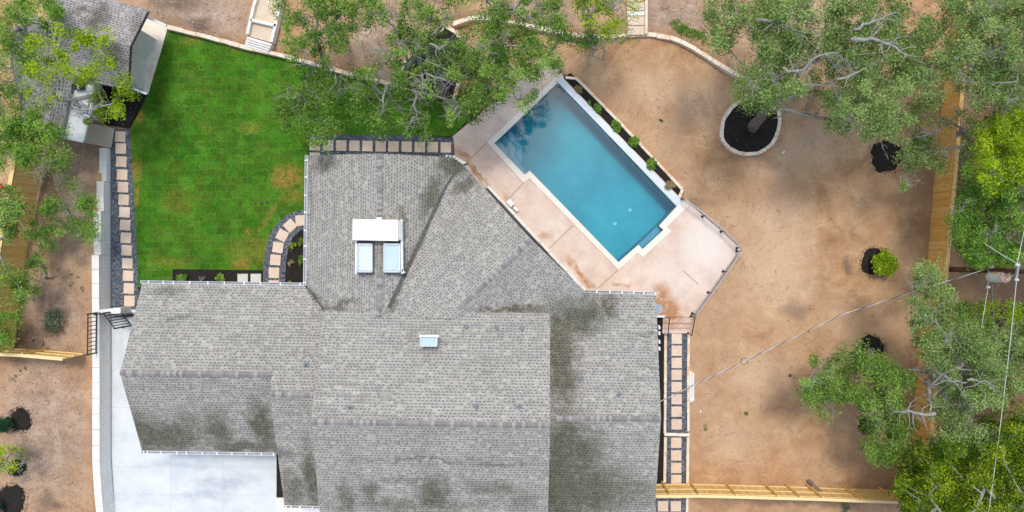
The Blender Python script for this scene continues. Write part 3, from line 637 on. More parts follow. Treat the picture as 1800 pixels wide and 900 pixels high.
for nm, x, y in [('lower right stone of the pair south of the fence', 1188, 890), ('middle stone of the row south of the fence', 1165.5, 890), ('stone half hidden by the roof south of the fence', 1143, 890), ('stone tucked close under the fence beside the roof', 1165.5, 867), ('stone tucked close under the fence by the curb', 1188, 867)]:
    stone(x, y, Zp+.004, random.uniform(-1, 1), nm, 'stepping stones right of the house')
for i, x in enumerate((426.5, 449.5)):
    c = G(x, 490.5, .07); o = dup(proto, (c[0], c[1], .024), 0, None, ['left', 'right'][i]+' greyish square paver in the black mulch below the lawn'); o.data = o.data.copy(); o.data.materials[0] = M['paver_g']; o['category'] = 'paver'; o['group'] = 'grey pavers in the mulch bed'

# ------------------------------------------------------------------ the house
K = .015
hx = lambda u, v: (u+K*v, v-K*u)
house = empty('house', (-4, -7, 0), 'large house with grey asphalt shingle roofs filling the lower middle', 'house')
def ray(px, py, pl):
    a, b, c = pl; X = (px-900)/30; Y = (450-py)/30; t = (H-a)/(H+b*X+c*Y); return (X*t, Y*t, H*(1-t))
def uvp(a, bu, bv):   # plane z=a+bu*u+bv*v with u=x-Ky, v=y+Kx
    return (a, bu+bv*K, bv-bu*K)
N1 = uvp(2.166, 0, -.485); S1 = uvp(8.26, 0, .485); S2 = uvp(8.569, 0, .404)
MN = uvp(3.2976, 0, -.4); MS = uvp(9.944, 0, .4); RN = uvp(2.433, 0, -.3); RS = uvp(7.451, 0, .3)
NW = uvp(7.488, .4, 0); NE = uvp(1.952, -.4, 0)
ex, ey = .735, .678; fx, fy = .678, -.735
DL = (4.7-.30*.26, .30*fx, .30*fy); DR = (4.7+.44*.26, -.44*fx, -.44*fy)
def zof(pl, x, y): return pl[0]+pl[1]*x+pl[2]*y
def roofpoly(pts, along, mat=None, parent=None, name='roof', th=.16):
    """pts: list of (x,y,z). along: course direction (world xy). slab with fascia"""
    mat = mat or M['shingle']; P = [Vector(p) for p in pts]; n = len(P)
    ar = sum(P[i].x*P[(i+1) % n].y-P[(i+1) % n].x*P[i].y for i in range(n))
    if ar < 0: P = P[::-1]
    a = Vector(along).normalized(); b = Vector((-a.y, a.x))
    V = [tuple(p) for p in P]+[(p.x, p.y, p.z-th) for p in P]
    uv = [(p.x*a.x+p.y*a.y, (p.x*b.x+p.y*b.y)*1.08) for p in P]*2
    F = [tuple(range(n)), tuple(range(n, 2*n))[::-1]]+[(i, n+i, n+(i+1) % n, (i+1) % n) for i in range(n)]
    return mk(name, V, F, mat, parent or house, uv=uv)
E = (1, -K); Nn = (K, 1)
def RP(l, pl): return [ray(a, b, pl) for a, b in l]
rw = ray(211, 655, N1); 
roofpoly(RP([(250,497),(535,500),(580,560),(560,700),(548,697),(474,692),(478,659),(211,656)], N1), E)
roofpoly([ray(211,656,N1), ray(478,659,N1)]+RP([(505,797),(484,797),(250,793)], S1), (-1, K))
roofpoly([ray(474,692,N1), ray(560,699,N1)]+RP([(585,892),(500,890)], S2), (-1, K))
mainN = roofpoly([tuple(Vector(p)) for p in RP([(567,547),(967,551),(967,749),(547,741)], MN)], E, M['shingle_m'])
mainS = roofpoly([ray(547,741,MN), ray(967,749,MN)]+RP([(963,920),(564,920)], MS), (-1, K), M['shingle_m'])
# right wing; valley points shared with the diagonal wing
va = ray(1028, 512, RN); vb = ray(1082, 563, RN); vc = ray(960, 600, RN)
roofpoly([va]+RP([(1153,514),(1162,736),(940,737)], RN)+[ray(940,597,RN), vc, vb], E)
roofpoly([ray(1162,736,RN), ray(940,737,RN)]+RP([(940,930),(1149,930)], RS), (-1, K))
# north wing
roofpoly(RP([(541,273),(667,270),(667,556),(575,552),(536,499)], NW), (-K, -1))
vt = ray(812, 288, NE); vk = ray(680, 556, NE); vm = ray(779, 337, NE)
roofpoly([ray(667,270,NW), ray(795,276,NE), vt, vm, vk, ray(667,556,NW)], Nn)
# diagonal wing
rt = ray(934, 421, DL); rb = ray(795, 560, DL)
roofpoly([vt, vm, vk, rb, rt, ray(820,296,DL)], (-ex, -ey))
roofpoly([rt, rb, ray(860,590,DR), vc, vb, va], (ex, ey))
def ridge(a, b, along=None):
    a = Vector(a); b = Vector(b); d_ = (b-a).normalized(); r_ = Vector((d_.y, -d_.x, 0)).normalized()*.14; up = Vector((0, 0, .035)); dn = Vector((0, 0, -.03))
    V = [a-r_+dn, a+up, a+r_+dn, b-r_+dn, b+up, b+r_+dn]; L_ = (b-a).length
    mk('ridge_cap', V+[v-Vector((0, 0, .05)) for v in V], [(0,1,4,3),(1,2,5,4),(6,9,10,7),(7,10,11,8),(0,3,9,6),(2,8,11,5),(0,6,7,1),(1,7,8,2),(3,4,10,9),(4,5,11,10)], M['cap'], house,
       uv=[(0,0),(0,.2),(0,.4),(L_,0),(L_,.2),(L_,.4)]*2)
up1 = lambda p, d=.02: (p[0], p[1], p[2]+d)
for a, b in [(ray(211,655.5,N1), ray(476,659,N1)), (ray(473,692,N1), ray(550,696,N1)), (ray(547,741.5,MN), ray(967,748.5,MN)), (ray(967,736,RN), ray(1162,736,RN)),
             (ray(667,270,NW), ray(667,384,NW)), (ray(667,478,NW), ray(667,545,NW)), (ray(932,422,DL), ray(808,543,DL))]: ridge(up1(a), up1(b))
def strip(a, b, w_):
    a = Vector(a)+Vector((0,0,.03)); b = Vector(b)+Vector((0,0,.03)); m_ = MB(); d_ = (b-a).normalized(); rs = random.Random(5); r_ = Vector((d_.y, -d_.x, 0)).normalized(); n_ = int((b-a).length/.16)
    for i in range(n_):
        p = a.lerp(b, i/n_); q = a.lerp(b, (i+1)/n_); o1 = rs.uniform(-.04, .04); m_.add([p-r_*(w_/2+o1), q-r_*(w_/2+o1), q+r_*(w_/2-o1*.5), p+r_*(w_/2-o1*.5)], [(0,3,2,1)])
    m_.build('valley_strip', M['valley'], house)
strip(ray(683,541,NE), ray(779,337,NE), .24); strip(ray(779,337,NE), ray(806,294,NE), .12); strip(ray(536,501,N1), ray(570,546,N1), .10)
# walls under each wing
def wing(fr, u0, u1, v0, v1, planes, zb=-.2, name='wall'):
    m_ = MB(); cs = [(u0,v0),(u1,v0),(u1,v1),(u0,v1)]
    for i in range(4):
        a, b = cs[i], cs[(i+1) % 4]; k = max(2, int(math.dist(a, b)/.6)); prev = None
        for j in range(k+1):
            t = j/k; x, y = fr(a[0]+(b[0]-a[0])*t, a[1]+(b[1]-a[1])*t); z = min(zof(p, x, y) for p in planes)-.17
            cur = ((x, y, zb), (x, y, z))
            if prev: m_.add([prev[0], cur[0], cur[1], prev[1]], [(0,1,2,3)])
            prev = cur
    return m_.build(name, M['stucco'], house)
wing(hx, -19.75, -9.9, -10.5, -2.15, [N1, S1]); wing(hx, -12.0, -9.7, -13.4, -3, [N1, S2]); wing(hx, -9.6, 1.6, -16, -3.4, [MN, MS])
wing(hx, 1.65, 7.45, -16, -2.35, [RN, RS], -.6); wing(hx, -10.8, -3.9, -3.2, 5.0, [NW, NE])
dfr = lambda p, q: (p*ex+q*fx, p*ey+q*fy)
wing(dfr, -5.5, 1.0, -4.9, 3.6, [DL, DR])
# windows and doors on the outer walls
def window(c, d_, wd, z0, z1, name='window'):
    n_ = Vector((d_[0], d_[1], 0)); s_ = Vector((-n_.y, n_.x, 0)); c = Vector((c[0], c[1], 0))
    m_ = MB(); a = c+n_*.03-s_*wd/2; b = c+n_*.03+s_*wd/2
    for p, q in ((a, b),):
        m_.bar(Vector((p.x, p.y, z0)), Vector((q.x, q.y, z0)), .08, .08); m_.bar(Vector((p.x, p.y, z1)), Vector((q.x, q.y, z1)), .08, .08)
    for p in (a, b, (a+b)/2): m_.bar(Vector((p.x, p.y, z0)), Vector((p.x, p.y, z1)), .07, .08)
    f = m_.build(name, M['white'], house); g_ = MB(); g_.bar(Vector((a.x, a.y, (z0+z1)/2)), Vector((b.x, b.y, (z0+z1)/2)), .03, z1-z0); g_.build('pane', M['win'], f)
for u, v, dd, wd, z0, z1, nm in [(-17.5,-2.15,(K,1),1.2,1,2.2,'window'), (-13.5,-2.15,(K,1),1.6,1,2.2,'window'), (-10.8,2.5,(-1,0),1.4,.9,2.2,'window'), (-10.8,-.5,(-1,0),1.0,.1,2.2,'door'),
                                 (-7.5,5.0,(0,1),1.6,.9,2.2,'window'), (7.45,-5,(1,0),1.4,.6,1.9,'window'), (7.45,-8,(1,0),1.4,.6,1.9,'window'), (7.45,-12,(1,0),1.6,.6,1.9,'window'), (5,-2.35,(0,1),1.8,.1,2.2,'door'), (-15,-10.5,(0,-1),4.8,.05,2.2,'garage_door')]:
    x, y = hx(u, v); window((x, y), Vector(dd).normalized(), wd, z0, z1, nm)
for q in (-3, 0, 2.6): x, y = dfr(1.0, q); window((x, y), (ex, ey), 2.0, .1, 2.25, 'door')
# gutters with hangers
def gutter(a, b, z, hang, out=.0):
    a = Vector(G(*a, z)); b = Vector(G(*b, z)); d_ = (b-a).normalized(); r_ = Vector((d_.y, -d_.x, 0)); W_ = .13
    m_ = MB()
    for s_ in (-W_/2, W_/2): m_.bar(a+r_*s_, b+r_*s_, .018, .12)
    for e in (a, b): m_.bar(e-r_*W_/2, e+r_*W_/2, .018, .12)
    o = m_.build('gutter', M['white'], house)
    m2 = MB(); m2.bar(a+Vector((0,0,-.055)), b+Vector((0,0,-.055)), W_, .01); m2.build('gutter_bed', M['gutter_in'], o)
    for t in hang:
        p = a.lerp(b, t); m3 = MB(); m3.bar(p-r_*W_*.62+Vector((0,0,.065)), p+r_*W_*.62+Vector((0,0,.065)), .07, .02); m3.build('bracket', M['white'], o)
gutter((248,495.5), (537,499.5), 3.0, [.05,.14,.2,.3,.41,.51,.63,.73,.85,.97])
gutter((539,273), (535.8,501), 3.0, [.04,.17,.31,.44,.58,.7,.8,.98])
gutter((1026,512), (1153,515.5), 3.0, [.01,.18,.36,.53,.69,.83,.99])
gutter((249,794.5), (484,798), 3.0, [.02,.05,.15,.27,.34,.46,.57,.68,.79,.9,.99])
gutter((500,890), (562,892), 3.0, [.05,.2,.45,.8])
gutter((784,275.5), (800,276.5), 3.05, [.1,.5,.9])
gutter((800,276.5), (808,287), 3.05, [.3,.7])
m_ = MB(); a = Vector(G(536,501,2.95)); b = Vector(G(540,508,2.98)); m_.tube([a, a.lerp(b,.5), b], .05, 8); m_.build('downspout', M['white'], house)
m_ = MB(); m_.slab([G(804,277,2.7), G(822,287,2.7), G(811,291,2.7), G(806,285,2.7)], 2.55, 2.7); m_.build('corner_soffit', M['offwhite'], house)
m_ = MB(); m_.bar(G(811,292,2.75), G(823,287,2.75), .09, .16); m_.build('fascia', M['black'], house)
m_ = MB(); q = [G(848,334,2.7), G(912,402,2.7), G(1019,512,2.7), G(1026.5,512,2.7), G(922,401,2.7), G(855,330,2.7)]; m_.slab(q, 2.4, 2.7); m_.build('fascia', M['black'], house)  # black slab filling the dark gap beside the diagonal roof edge
# stone ledge on deck at the foot of the diagonal wing
stone_wall('stone_ledge', wp([(857.5,327),(892,364),(924.5,399),(975,453),(1029,510)], .3), .17, -.1, .3, M['lime_w'], 'narrow white stone ledge between pool deck and diagonal roof edge', 'ledge', 1.0, .01)
m_ = MB(); c = Vector(G(897, 357, .3)); dirv = Vector((.70, -.72, 0))
m_.bar(c-dirv*.2, c+dirv*.2, .3, .28); m_.bar(c+dirv*.3+Vector((-.0,0,-.05)), c+dirv*.62+Vector((0,0,-.05)), .16, .16); m_.bar(c-dirv*.16+Vector((0,0,.16)), c+dirv*.1+Vector((0,0,.16)), .2, .05)
o = m_.build('equipment_box', M['plast']); tag(o, 'small white equipment box on the deck beside the diagonal roof edge', 'box')
# roof dormer with the twin skylights
def rz(px, py, pl, d=0.): p = ray(px, py, pl); return Vector((p[0], p[1], p[2]+d))
zt_ = 5.35
m_ = MB(); m_.slab([G(620,385,zt_), G(700,386.5,zt_), G(700,423.5,zt_), G(619.5,422,zt_)], zt_-.14, zt_); m_.build('chimney_cap', M['offwhite'], house)
m_ = MB(); m_.slab([G(626,388,5.2), G(704,388,5.2), G(704,420,5.2), G(626,420,5.2)], 3.8, 5.2); m_.build('chimney', M['stucco'], house)
m_ = MB(); m_.slab([G(700.5,389,5.1), G(706,389,5.1), G(706,422,5.1), G(700.5,422,5.1)], 4.9, 5.1); m_.build('side_shelf', M['white'], house)
m_ = MB(); m_.slab([G(662,382,5.2), G(671,382,5.2), G(671,386,5.2), G(662,386,5.2)], 4.7, 5.2); m_.build('vent_box', M['white'], house)
for pts, wd in (([(627,422),(626.5,481)], .09), ([(706.5,386),(707.5,481)], .10), ([(707.5,474),(711,480)], .08)):
    m_ = MB(); m_.bar(G(*pts[0], 4.75), G(*pts[1], 4.75), wd, .3); m_.build('trim_board', M['white'], house)
m_ = MB(); m_.slab([G(628,423,4.58), G(706,423,4.58), G(706,481,4.58), G(628,481,4.58)], 4.2, 4.58); m_.build('dormer_deck', M['flash'], house)
m_ = MB(); m_.slab([G(658.5,423,4.62), G(669.5,423,4.62), G(669.5,481,4.62), G(658.5,481,4.62)], 4.3, 4.62); m_.build('dormer_strip', M['cap'], house, uv=None)
def skylight(x0, y0, x1, y1, z, gm, tilt=0.):
    m_ = MB(); P = [Vector(G(a, b, z)) for a, b in ((x0,y0),(x1,y0),(x1,y1),(x0,y1))]
    for i in range(4): m_.bar(P[i], P[(i+1) % 4], .07, .22)
    f = m_.build('skylight', M['grey_metal'], house); m2 = MB(); c = sum(P, Vector())/4
    Q = [p.lerp(c, .09) for p in P]; m2.slab(Q, z-.1, z+.05); m2.build('pane', gm, f)
    m3 = MB(); Q2 = [p.lerp(c, .045) for p in P]
    for i in range(4): m3.bar(Q2[i]+Vector((0,0,.1)), Q2[(i+1) % 4]+Vector((0,0,.1)), .03, .03)
    m3.build('rim', M['white'], f)
skylight(629.5, 429, 654.5, 478, 4.9, M['glass_l']); skylight(675.5, 429, 703.5, 478, 4.9, M['glass'])
skylight(739.5, 591.5, 768.5, 608, 5.75, M['glass']); m_ = MB(); m_.bar(G(737,590.5,5.85), G(772,590.5,5.85), .1, .14); m_.build('flashing', M['white'], house)
for px, py, pl in [(820,575,MN),(873,577,MN),(918,578,MN),(615,716,MN),(837,715,MN),(913,715,MN),(538,641,N1),(1020,665,RN),(1088,694,RN),(518,524,N1),(470,618,N1)][:9]:
    p = rz(px, py, pl); m_ = MB(); m_.tube([p-Vector((0,0,.05)), p+Vector((0,0,.3))], .05, 10); o = m_.build('vent_pipe', M['vent'], house)
    m2 = MB(); m2.tube([p+Vector((0,0,.0)), p+Vector((0,0,.06))], [.15,.09], 12); m2.build('boot', M['vent'], o)
p = Vector(G(1156, 543, 2.2)); m_ = MB()
m_.tube([p, p+Vector((0,0,.1))], .28, 16); m_.build('wall_lamp', M['grey_metal'], house)
for y in (575, 585, 600, 612):
    m_ = MB(); m_.bar(G(1157.5, y-3, .8), G(1157.8, y+3, .8), .1, .5); m_.build('window_trim', M['white'], house)

# ------------------------------------------------------------------ outbuilding top left
ob = empty('outbuilding', G(170, 90, 0), 'brown shingled outbuilding at the top left under the bright green tree', 'outbuilding')
def rpz(l): return [G(a, b, z) for a, b, z in l]
nmat = M['shingle_n']
roofpoly(rpz([(262,18,2.9),(231,80,3.9),(90,40,3.9),(100,-30,2.9)]), (-.95, .27), nmat, ob)
roofpoly(rpz([(231,80,3.9),(226,157,2.9),(128,139,2.9),(90,40,3.9)]), (.97, -.2), nmat, ob)
roofpoly(rpz([(90,40,3.9),(128,139,2.9),(107,243,2.9),(60,200,3.3),(30,110,3.6)]), (.2, .97), nmat, ob)
roofpoly(rpz([(90,40,3.9),(30,110,3.6),(60,200,3.3),(107,243,2.9),(40,215,2.6),(15,90,2.6),(40,20,2.7)]), (-.2, -.97), nmat, ob)
m_ = MB(); m_.slab([G(235,45,2.6), G(215,85,2.6), G(212,140,2.6), G(130,130,2.6), G(100,215,2.6), G(62,195,2.6), G(55,90,2.6), G(110,25,2.6)], -.2, 2.6); m_.build('wall', M['stucco'], ob)
m_ = MB(); m_.slab([G(130,158,2.6), G(146,158,2.6), G(147,139,2.6), G(166,142,2.6), G(160,190,2.6), G(146,248,2.6), G(108,241,2.6), G(118,198,2.6)], 2.45, 2.6); m_.build('porch_roof', M['white'], ob)
m_ = MB(); m_.bar(G(108,241,2.63), G(146,248.5,2.63), .14, .12); m_.bar(G(146,248,2.63), G(160,190,2.63), .07, .1); m_.build('fascia', M['white'], ob)
m_ = MB(); m_.slab([G(130,140,2.9), G(146,140,2.9), G(146,157,2.9), G(130,157,2.9)], 2.7, 2.9); s_ = m_.build('skylight', M['black'], ob)
m_ = MB(); m_.bar(G(137,141,2.92), G(137,156,2.92), .06, .04); m_.build('frame', M['plast'], s_)
for a, b in (((258,30),(292,45)), ((226,153),(258,165))):
    m_ = MB(); m_.bar(G(*a, 2.4), G(*b, 2.0), .12, .14); m_.build('beam', M['white'], ob)
m_ = MB(); m_.tube([G(260,22,3.0), G(230,82,4.0), G(226,156,3.0)], .05, 6); m_.build('drip_edge', M['black'], ob)

# ------------------------------------------------------------------ fences
def fence(name, label, pts, h, mat, side, bay=2.4, posts=True, rails=3, bw=.14, zb=None, capw=.16, gap=.006, lean=0, boardtone=(0, 1)):
    P = [Vector(p) for p in pts]; o = empty(name, P[0], label, 'fence')
    for a, b in zip(P, P[1:]):
        L_ = (b-a).length; nb = max(1, round(L_/bay))
        for k in range(nb):
            p = a.lerp(b, k/nb); q = a.lerp(b, (k+1)/nb); d_ = (q-p); d_.z = 0; d_.normalize(); r_ = Vector((d_.y, -d_.x, 0))*side
            m_ = MB(); n_ = max(1, round((q-p).length/bw)); tones = []
            zz = min(p.z, q.z) if posts else None
            for i in range(n_):
                s_ = p.lerp(q, (i+.5)/n_); hh = h+random.uniform(-.012, .012); w2 = (q-p).length/n_/2-gap/2
                c = [s_-d_*w2-r_*.022, s_+d_*w2-r_*.022, s_+d_*w2, s_-d_*w2]
                z0 = s_.z-.15; z1 = (zz if posts else s_.z)+hh
                m_.add([(v.x, v.y, z0) for v in c]+[(v.x, v.y, z1) for v in c], [(0,3,2,1),(4,5,6,7),(0,1,5,4),(1,2,6,5),(2,3,7,6),(3,0,4,7)])
                tn = random.uniform(*boardtone); tones += [tn]*6
            pn = m_.build('board_panel', mat, o); set_tone(pn.data, tones)
            for j in range(rails):
                m2 = MB()
                f = (.12, .5, .86)[j] if rails == 3 else .9
                zz0 = (zz if posts else p.z); zz1 = (zz if posts else q.z)
                m2.bar((p.x+r_.x*.035, p.y+r_.y*.035, zz0+h*f), (q.x+r_.x*.035, q.y+r_.y*.035, zz1+h*f), .05, .10)
                x_ = m2.build('rail', mat, o); set_tone(x_.data, [.75]*len(x_.data.polygons))
            m3 = MB(); zz0 = (zz if posts else p.z); zz1 = (zz if posts else q.z)
            m3.bar((p.x, p.y, zz0+h+.02), (q.x, q.y, zz1+h+.02), capw, .04); x_ = m3.build('top_cap', mat, o); set_tone(x_.data, [.95]*len(x_.data.polygons))
            if posts:
                c = p+r_*.11; m4 = MB(); m4.bar((c.x, c.y, p.z-.2), (c.x, c.y, zz+h-.02), .10, .10); x_ = m4.build('post', mat, o); set_tone(x_.data, [.2]*len(x_.data.polygons))
    return o
fz = -.42
fence('wood_fence', 'new yellow pine fence with posts across the bottom right of the soil yard', [G(1118,850,fz), G(1163,850,fz), G(1212,849.5,fz), G(1274,851,fz), G(1343,853,fz), G(1380,854,fz), G(1417,855,fz), G(1483,858,fz), G(1545,860,fz), G(1596,862,fz)], 2.25, M['wood'], 1*-1, bay=2.6)
def onG(l, dz=0): return [tuple(Vector(GG(a, b))+Vector((0, 0, dz))) for a, b in l]
fence('wood_fence', 'orange stained wood fence running down the right side of the soil yard', [G(1672,-30,-.3), G(1665,60,-.3), G(1655,180,-.35), G(1645,300,-.4), G(1630,467,-.4), G(1616,610,-.4), G(1604,740,-.4), G(1596,862,-.4)], 1.9, M['wood_o'], 1, posts=False, rails=1, capw=.22, gap=.004)
fence('wood_fence', 'amber cedar fence on the far left behind the saplings', [G(76,215,.5), G(70,300,.8), G(50,420,1.0), G(33,540,1.05), G(24,618,1.05)], 2.2, M['wood_l'], -1, posts=False, rails=1, capw=.22, gap=.004)
fence('wood_fence', 'short yellow wood fence joining the black railing at the left', [G(-45,609,1.05), G(0,612,1.05), G(82,616,1.05), G(151,622,1.05)], 2.1, M['wood'], -1, bay=2.8)
# black railing on the block wall, gate
def picket(name, label, a, b, h, n_, cat='railing', zb=0, extra=None):
    a = Vector(a); b = Vector(b); o = empty(name, a, label, cat); m_ = MB()
    for z in (.08, h): m_ = MB(); m_.bar(a+Vector((0,0,z)), b+Vector((0,0,z)), .045, .045); m_.build('rail', M['black'], o)
    m_ = MB()
    for i in range(1, n_): p = a.lerp(b, i/n_); m_.bar(p+Vector((0,0,.08)), p+Vector((0,0,h)), .05, .035, up=tuple((b-a).normalized()))
    m_.build('pickets', M['black'], o)
    for p in (a, b):
        m_ = MB(); m_.bar(p, p+Vector((0,0,h+.08)), .07, .07); m_.build('post', M['black'], o)
    return o
picket('metal_railing', 'black metal picket railing standing on the block wall', G(171,550,1.2), G(170,620,1.2), .9, 10)
gt = picket('metal_gate', 'black metal gate standing open at the head of the driveway', G(213,546.5,.1), G(231.5,572,.1), 1.8, 6, 'gate')
m_ = MB(); p = Vector(G(229,571,.1)); m_.bar(p+Vector((0,0,.9)), p+Vector((.12,-.1,.9)), .05, .12); m_.build('latch', M['black'], gt)
picket('metal_fence', 'short black metal fence section between gate and garage wall', G(231,552,.1), G(246,553,.1), 1.7, 3, 'fence')
picket('metal_fence', 'short black metal fence section between stone pier and gate', G(196,549,.1), G(212,546,.1), 1.7, 3, 'fence')
# handrails at the deck steps
def handrail(label, pts):
    o = empty('handrail', pts[0], label, 'handrail'); a0, a1, b1, b0 = [Vector(p) for p in pts]
    m_ = MB(); m_.tube([a1, b1], .028, 8); m_.build('rail', M['black'], o)
    for p, q in ((a0, a1), (b0, b1)):
        m_ = MB(); m_.tube([p, q], .025, 8); m_.build('post', M['black'], o)
        m_ = MB(); m_.tube([p, p+Vector((0,0,.03))], .07, 12); m_.build('base_plate', M['black'], o)
handrail('black handrail on the house side of the deck steps', [G(1168.5,556,.0), G(1177,559.5,1.0), G(1174,591,.6), G(1169,588,-.35)])
handrail('black handrail on the yard side of the deck steps', [G(1214.5,555.5,0), G(1222,557,1.0), G(1216,590,.6), G(1209.5,585.5,-.35)])
# deck guard rail : posts, grey top rail, glass-like cables
def guard(label, pts, group='deck guard rails'):
    o = empty('guard_rail', G(*pts[0]), label, 'guard rail'); B = [Vector(G(*p)) for p in pts]
    for p in B:
        m_ = MB(); m_.bar(p, p+Vector((0,0,.95)), .045, .045); m_.build('post', M['black'], o)
        m_ = MB(); m_.tube([p, p+Vector((0,0,.03))], .085, 12); m_.build('base_plate', M['black'], o)
    for p, q in zip(B, B[1:]): m_ = MB(); m_.bar(p+Vector((0,0,.96)), q+Vector((0,0,.96)), .055, .03); m_.build('top_rail', M['grey_metal'], o)
    m_ = MB()
    for p, q in zip(B, B[1:]):
        for z in (.15, .3, .45, .6, .75): m_.tube([p+Vector((0,0,z)), q+Vector((0,0,z))], .005, 4)
    m_.build('cables', M['grey_metal'], o)
guard('guard rail from the pool corner to the deck tip at right', [(1196.5,351.5),(1234.5,380.5),(1267,407),(1295,436)])
guard('guard rail from the deck tip down to the steps', [(1295,441.5),(1271,477),(1244.5,514),(1217,551)])
guard('guard rail by the north corner of the pool under the branches', [(984,127),(970,113),(957,102)])
guard('guard rail from the lawn wall up under the oak branches', [(851,182),(880,157),(905,136),(930,116)])

# ------------------------------------------------------------------ utility pole and wires
up_ = empty('utility_pole', G(1641, 472.5, -.4), 'brown wooden utility pole rising from behind the right fence', 'utility pole')
b0 = Vector(G(1641, 472.5, -.4)); m_ = MB(); m_.tube([b0, b0+Vector((0,0,10.4))], [.16,.11], 14); m_.build('pole', M['creo'], up_)
def at_pole(px, py, z): return Vector(G(px, py, z))
m_ = MB(); m_.bar(at_pole(1790,462,7.0), at_pole(1786,490,7.0), .09, .12); m_.build('crossarm', M['grey_metal'], up_)
tr = MB(); a = at_pole(1741,486.5,4.7); b = Vector((a.x+.02, a.y, 5.75)); tr.tube([a, a+Vector((0,0,.05)), b-Vector((0,0,.08)), b], [.25,.28,.28,.26], 20); to = tr.build('transformer', M['plast'], up_, smooth=False)
m_ = MB(); m_.tube([b, b+Vector((0,0,.08))], [.29,.26], 20); m_.build('lid', M['rust'], to)
m_ = MB(); m_.bar(a+Vector((-.05,.2,.35)), a+Vector((-.05,.2,.75)), .25, .16); m_.build('plate', M['orange'], to)
for dx, dy in ((-.1, -.1), (.12, .08)):
    m_ = MB(); m_.tube([b+Vector((dx,dy,.05)), b+Vector((dx,dy,.35))], [.05,.03], 8); m_.build('bushing', M['porc'], to)
for px, py, z in ((1743,469,5.0), (1737,505,4.9), (1788,466,7.1), (1787,492,7.1)):
    p = at_pole(px, py, z); m_ = MB(); m_.tube([p-Vector((0,0,.12)), p, p+Vector((0,0,.12))], [.05,.09,.04], 10); m_.build('insulator', M['porc'], up_)
for a_, b_ in (((1743,469,5.0),(1745,473,5.0)), ((1737,505,4.9),(1738,474,5.0))):
    m_ = MB(); m_.tube([at_pole(*a_), at_pole(*b_)], .02, 6); m_.build('bracket', M['grey_metal'], up_)
def wire(label, pts, r=.016, sag=0., name='power_line', mat='wire', wrap=False):
    P = [Vector(G(*p)) for p in pts]; Q = []
    for a, b in zip(P, P[1:]):
        for i in range(14): t = i/14; Q.append(a.lerp(b, t)-Vector((0,0,sag*4*t*(1-t))))
    Q.append(P[-1]); m_ = MB(); m_.tube(Q, r, 6); o = m_.build(name, M[mat]); tag(o, label, 'power line')
    return o, Q
o, Q = wire('twisted service cable sagging from the pole to the right roof edge', [(1743,470,5.0),(1480,553,4.4),(1262,657,3.7),(1160,706,3.4)], .02)
m_ = MB(); S = []
for i in range(len(Q)*14):
    t = i/14; k = min(int(t), len(Q)-2); p = Q[k].lerp(Q[k+1], t-k); an = t*2.2
    S.append(p+Vector((0, math.cos(an)*.03, math.sin(an)*.03)))
m_.tube(S, .016, 5); m_.build('wrapped_wire', M['black'], o)
m_ = MB(); c = Q[-18]; m_.tube([c+Vector((.18*math.cos(k*.7), .18*math.sin(k*.7), .02*k/9)) for k in range(10)], .015, 5); m_.build('cable_loop', M['black'], o)
wire('thin wire dropping from the pole bracket down through the oaks', [(1737,505,4.9),(1722,595,4.9),(1700,740,4.9),(1682,900,4.9),(1676,960,4.9)])
wire('outer pale wire running down the right side from the crossarm', [(1787,492,7.1),(1776,600,7.0),(1757,760,7.0),(1738,900,7.0),(1730,960,7.0)], .018)
wire('short pale wire running up left from the pole top', [(1795,467,7.1),(1760,447,7.0),(1726,425,6.9),(1600,340,6.5)][:3], .016)
wire('dark secondary wire beside the transformer', [(1744,500,5.4),(1746,540,4.6),(1748,570,4.4)], .012, mat='grey_metal')
wire('pale wire from the crossarm toward the top right edge', [(1788,462,7.1),(1806,380,7.1),(1830,300,7.1)], .016)

# ------------------------------------------------------------------ vegetation
def leaves(C, rad, per, ls, flat=.7, asp=.55, upb=.5):
    """clumps C (n,3) -> quads"""
    n = len(C)*per; c = np.repeat(C, per, 0); r = np.repeat(np.broadcast_to(rad, len(C)), per)
    off = RNG.normal(0, 1, (n, 3)); off /= np.maximum(np.linalg.norm(off, axis=1, keepdims=True), 1e-6); off *= (RNG.uniform(0, 1, (n, 1))**.55)*r[:, None]*1.25; off[:, 2] *= flat; off[:, :2] *= np.repeat(RNG.uniform(.65, 1.5, (len(C), 2)), per, 0)
    p = c+off; nr = RNG.normal(0, 1, (n, 3)); nr[:, 2] = np.abs(nr[:, 2])+upb; nr /= np.linalg.norm(nr, axis=1, keepdims=True)
    a = np.cross(nr, RNG.normal(0, 1, (n, 3))); a /= np.maximum(np.linalg.norm(a, axis=1, keepdims=True), 1e-6); b = np.cross(nr, a)
    s = (ls*RNG.uniform(.6, 1.3, (n, 1)))/2; V = np.stack([p-a*s, p+b*s*asp, p+a*s, p-b*s*asp], 1); return V
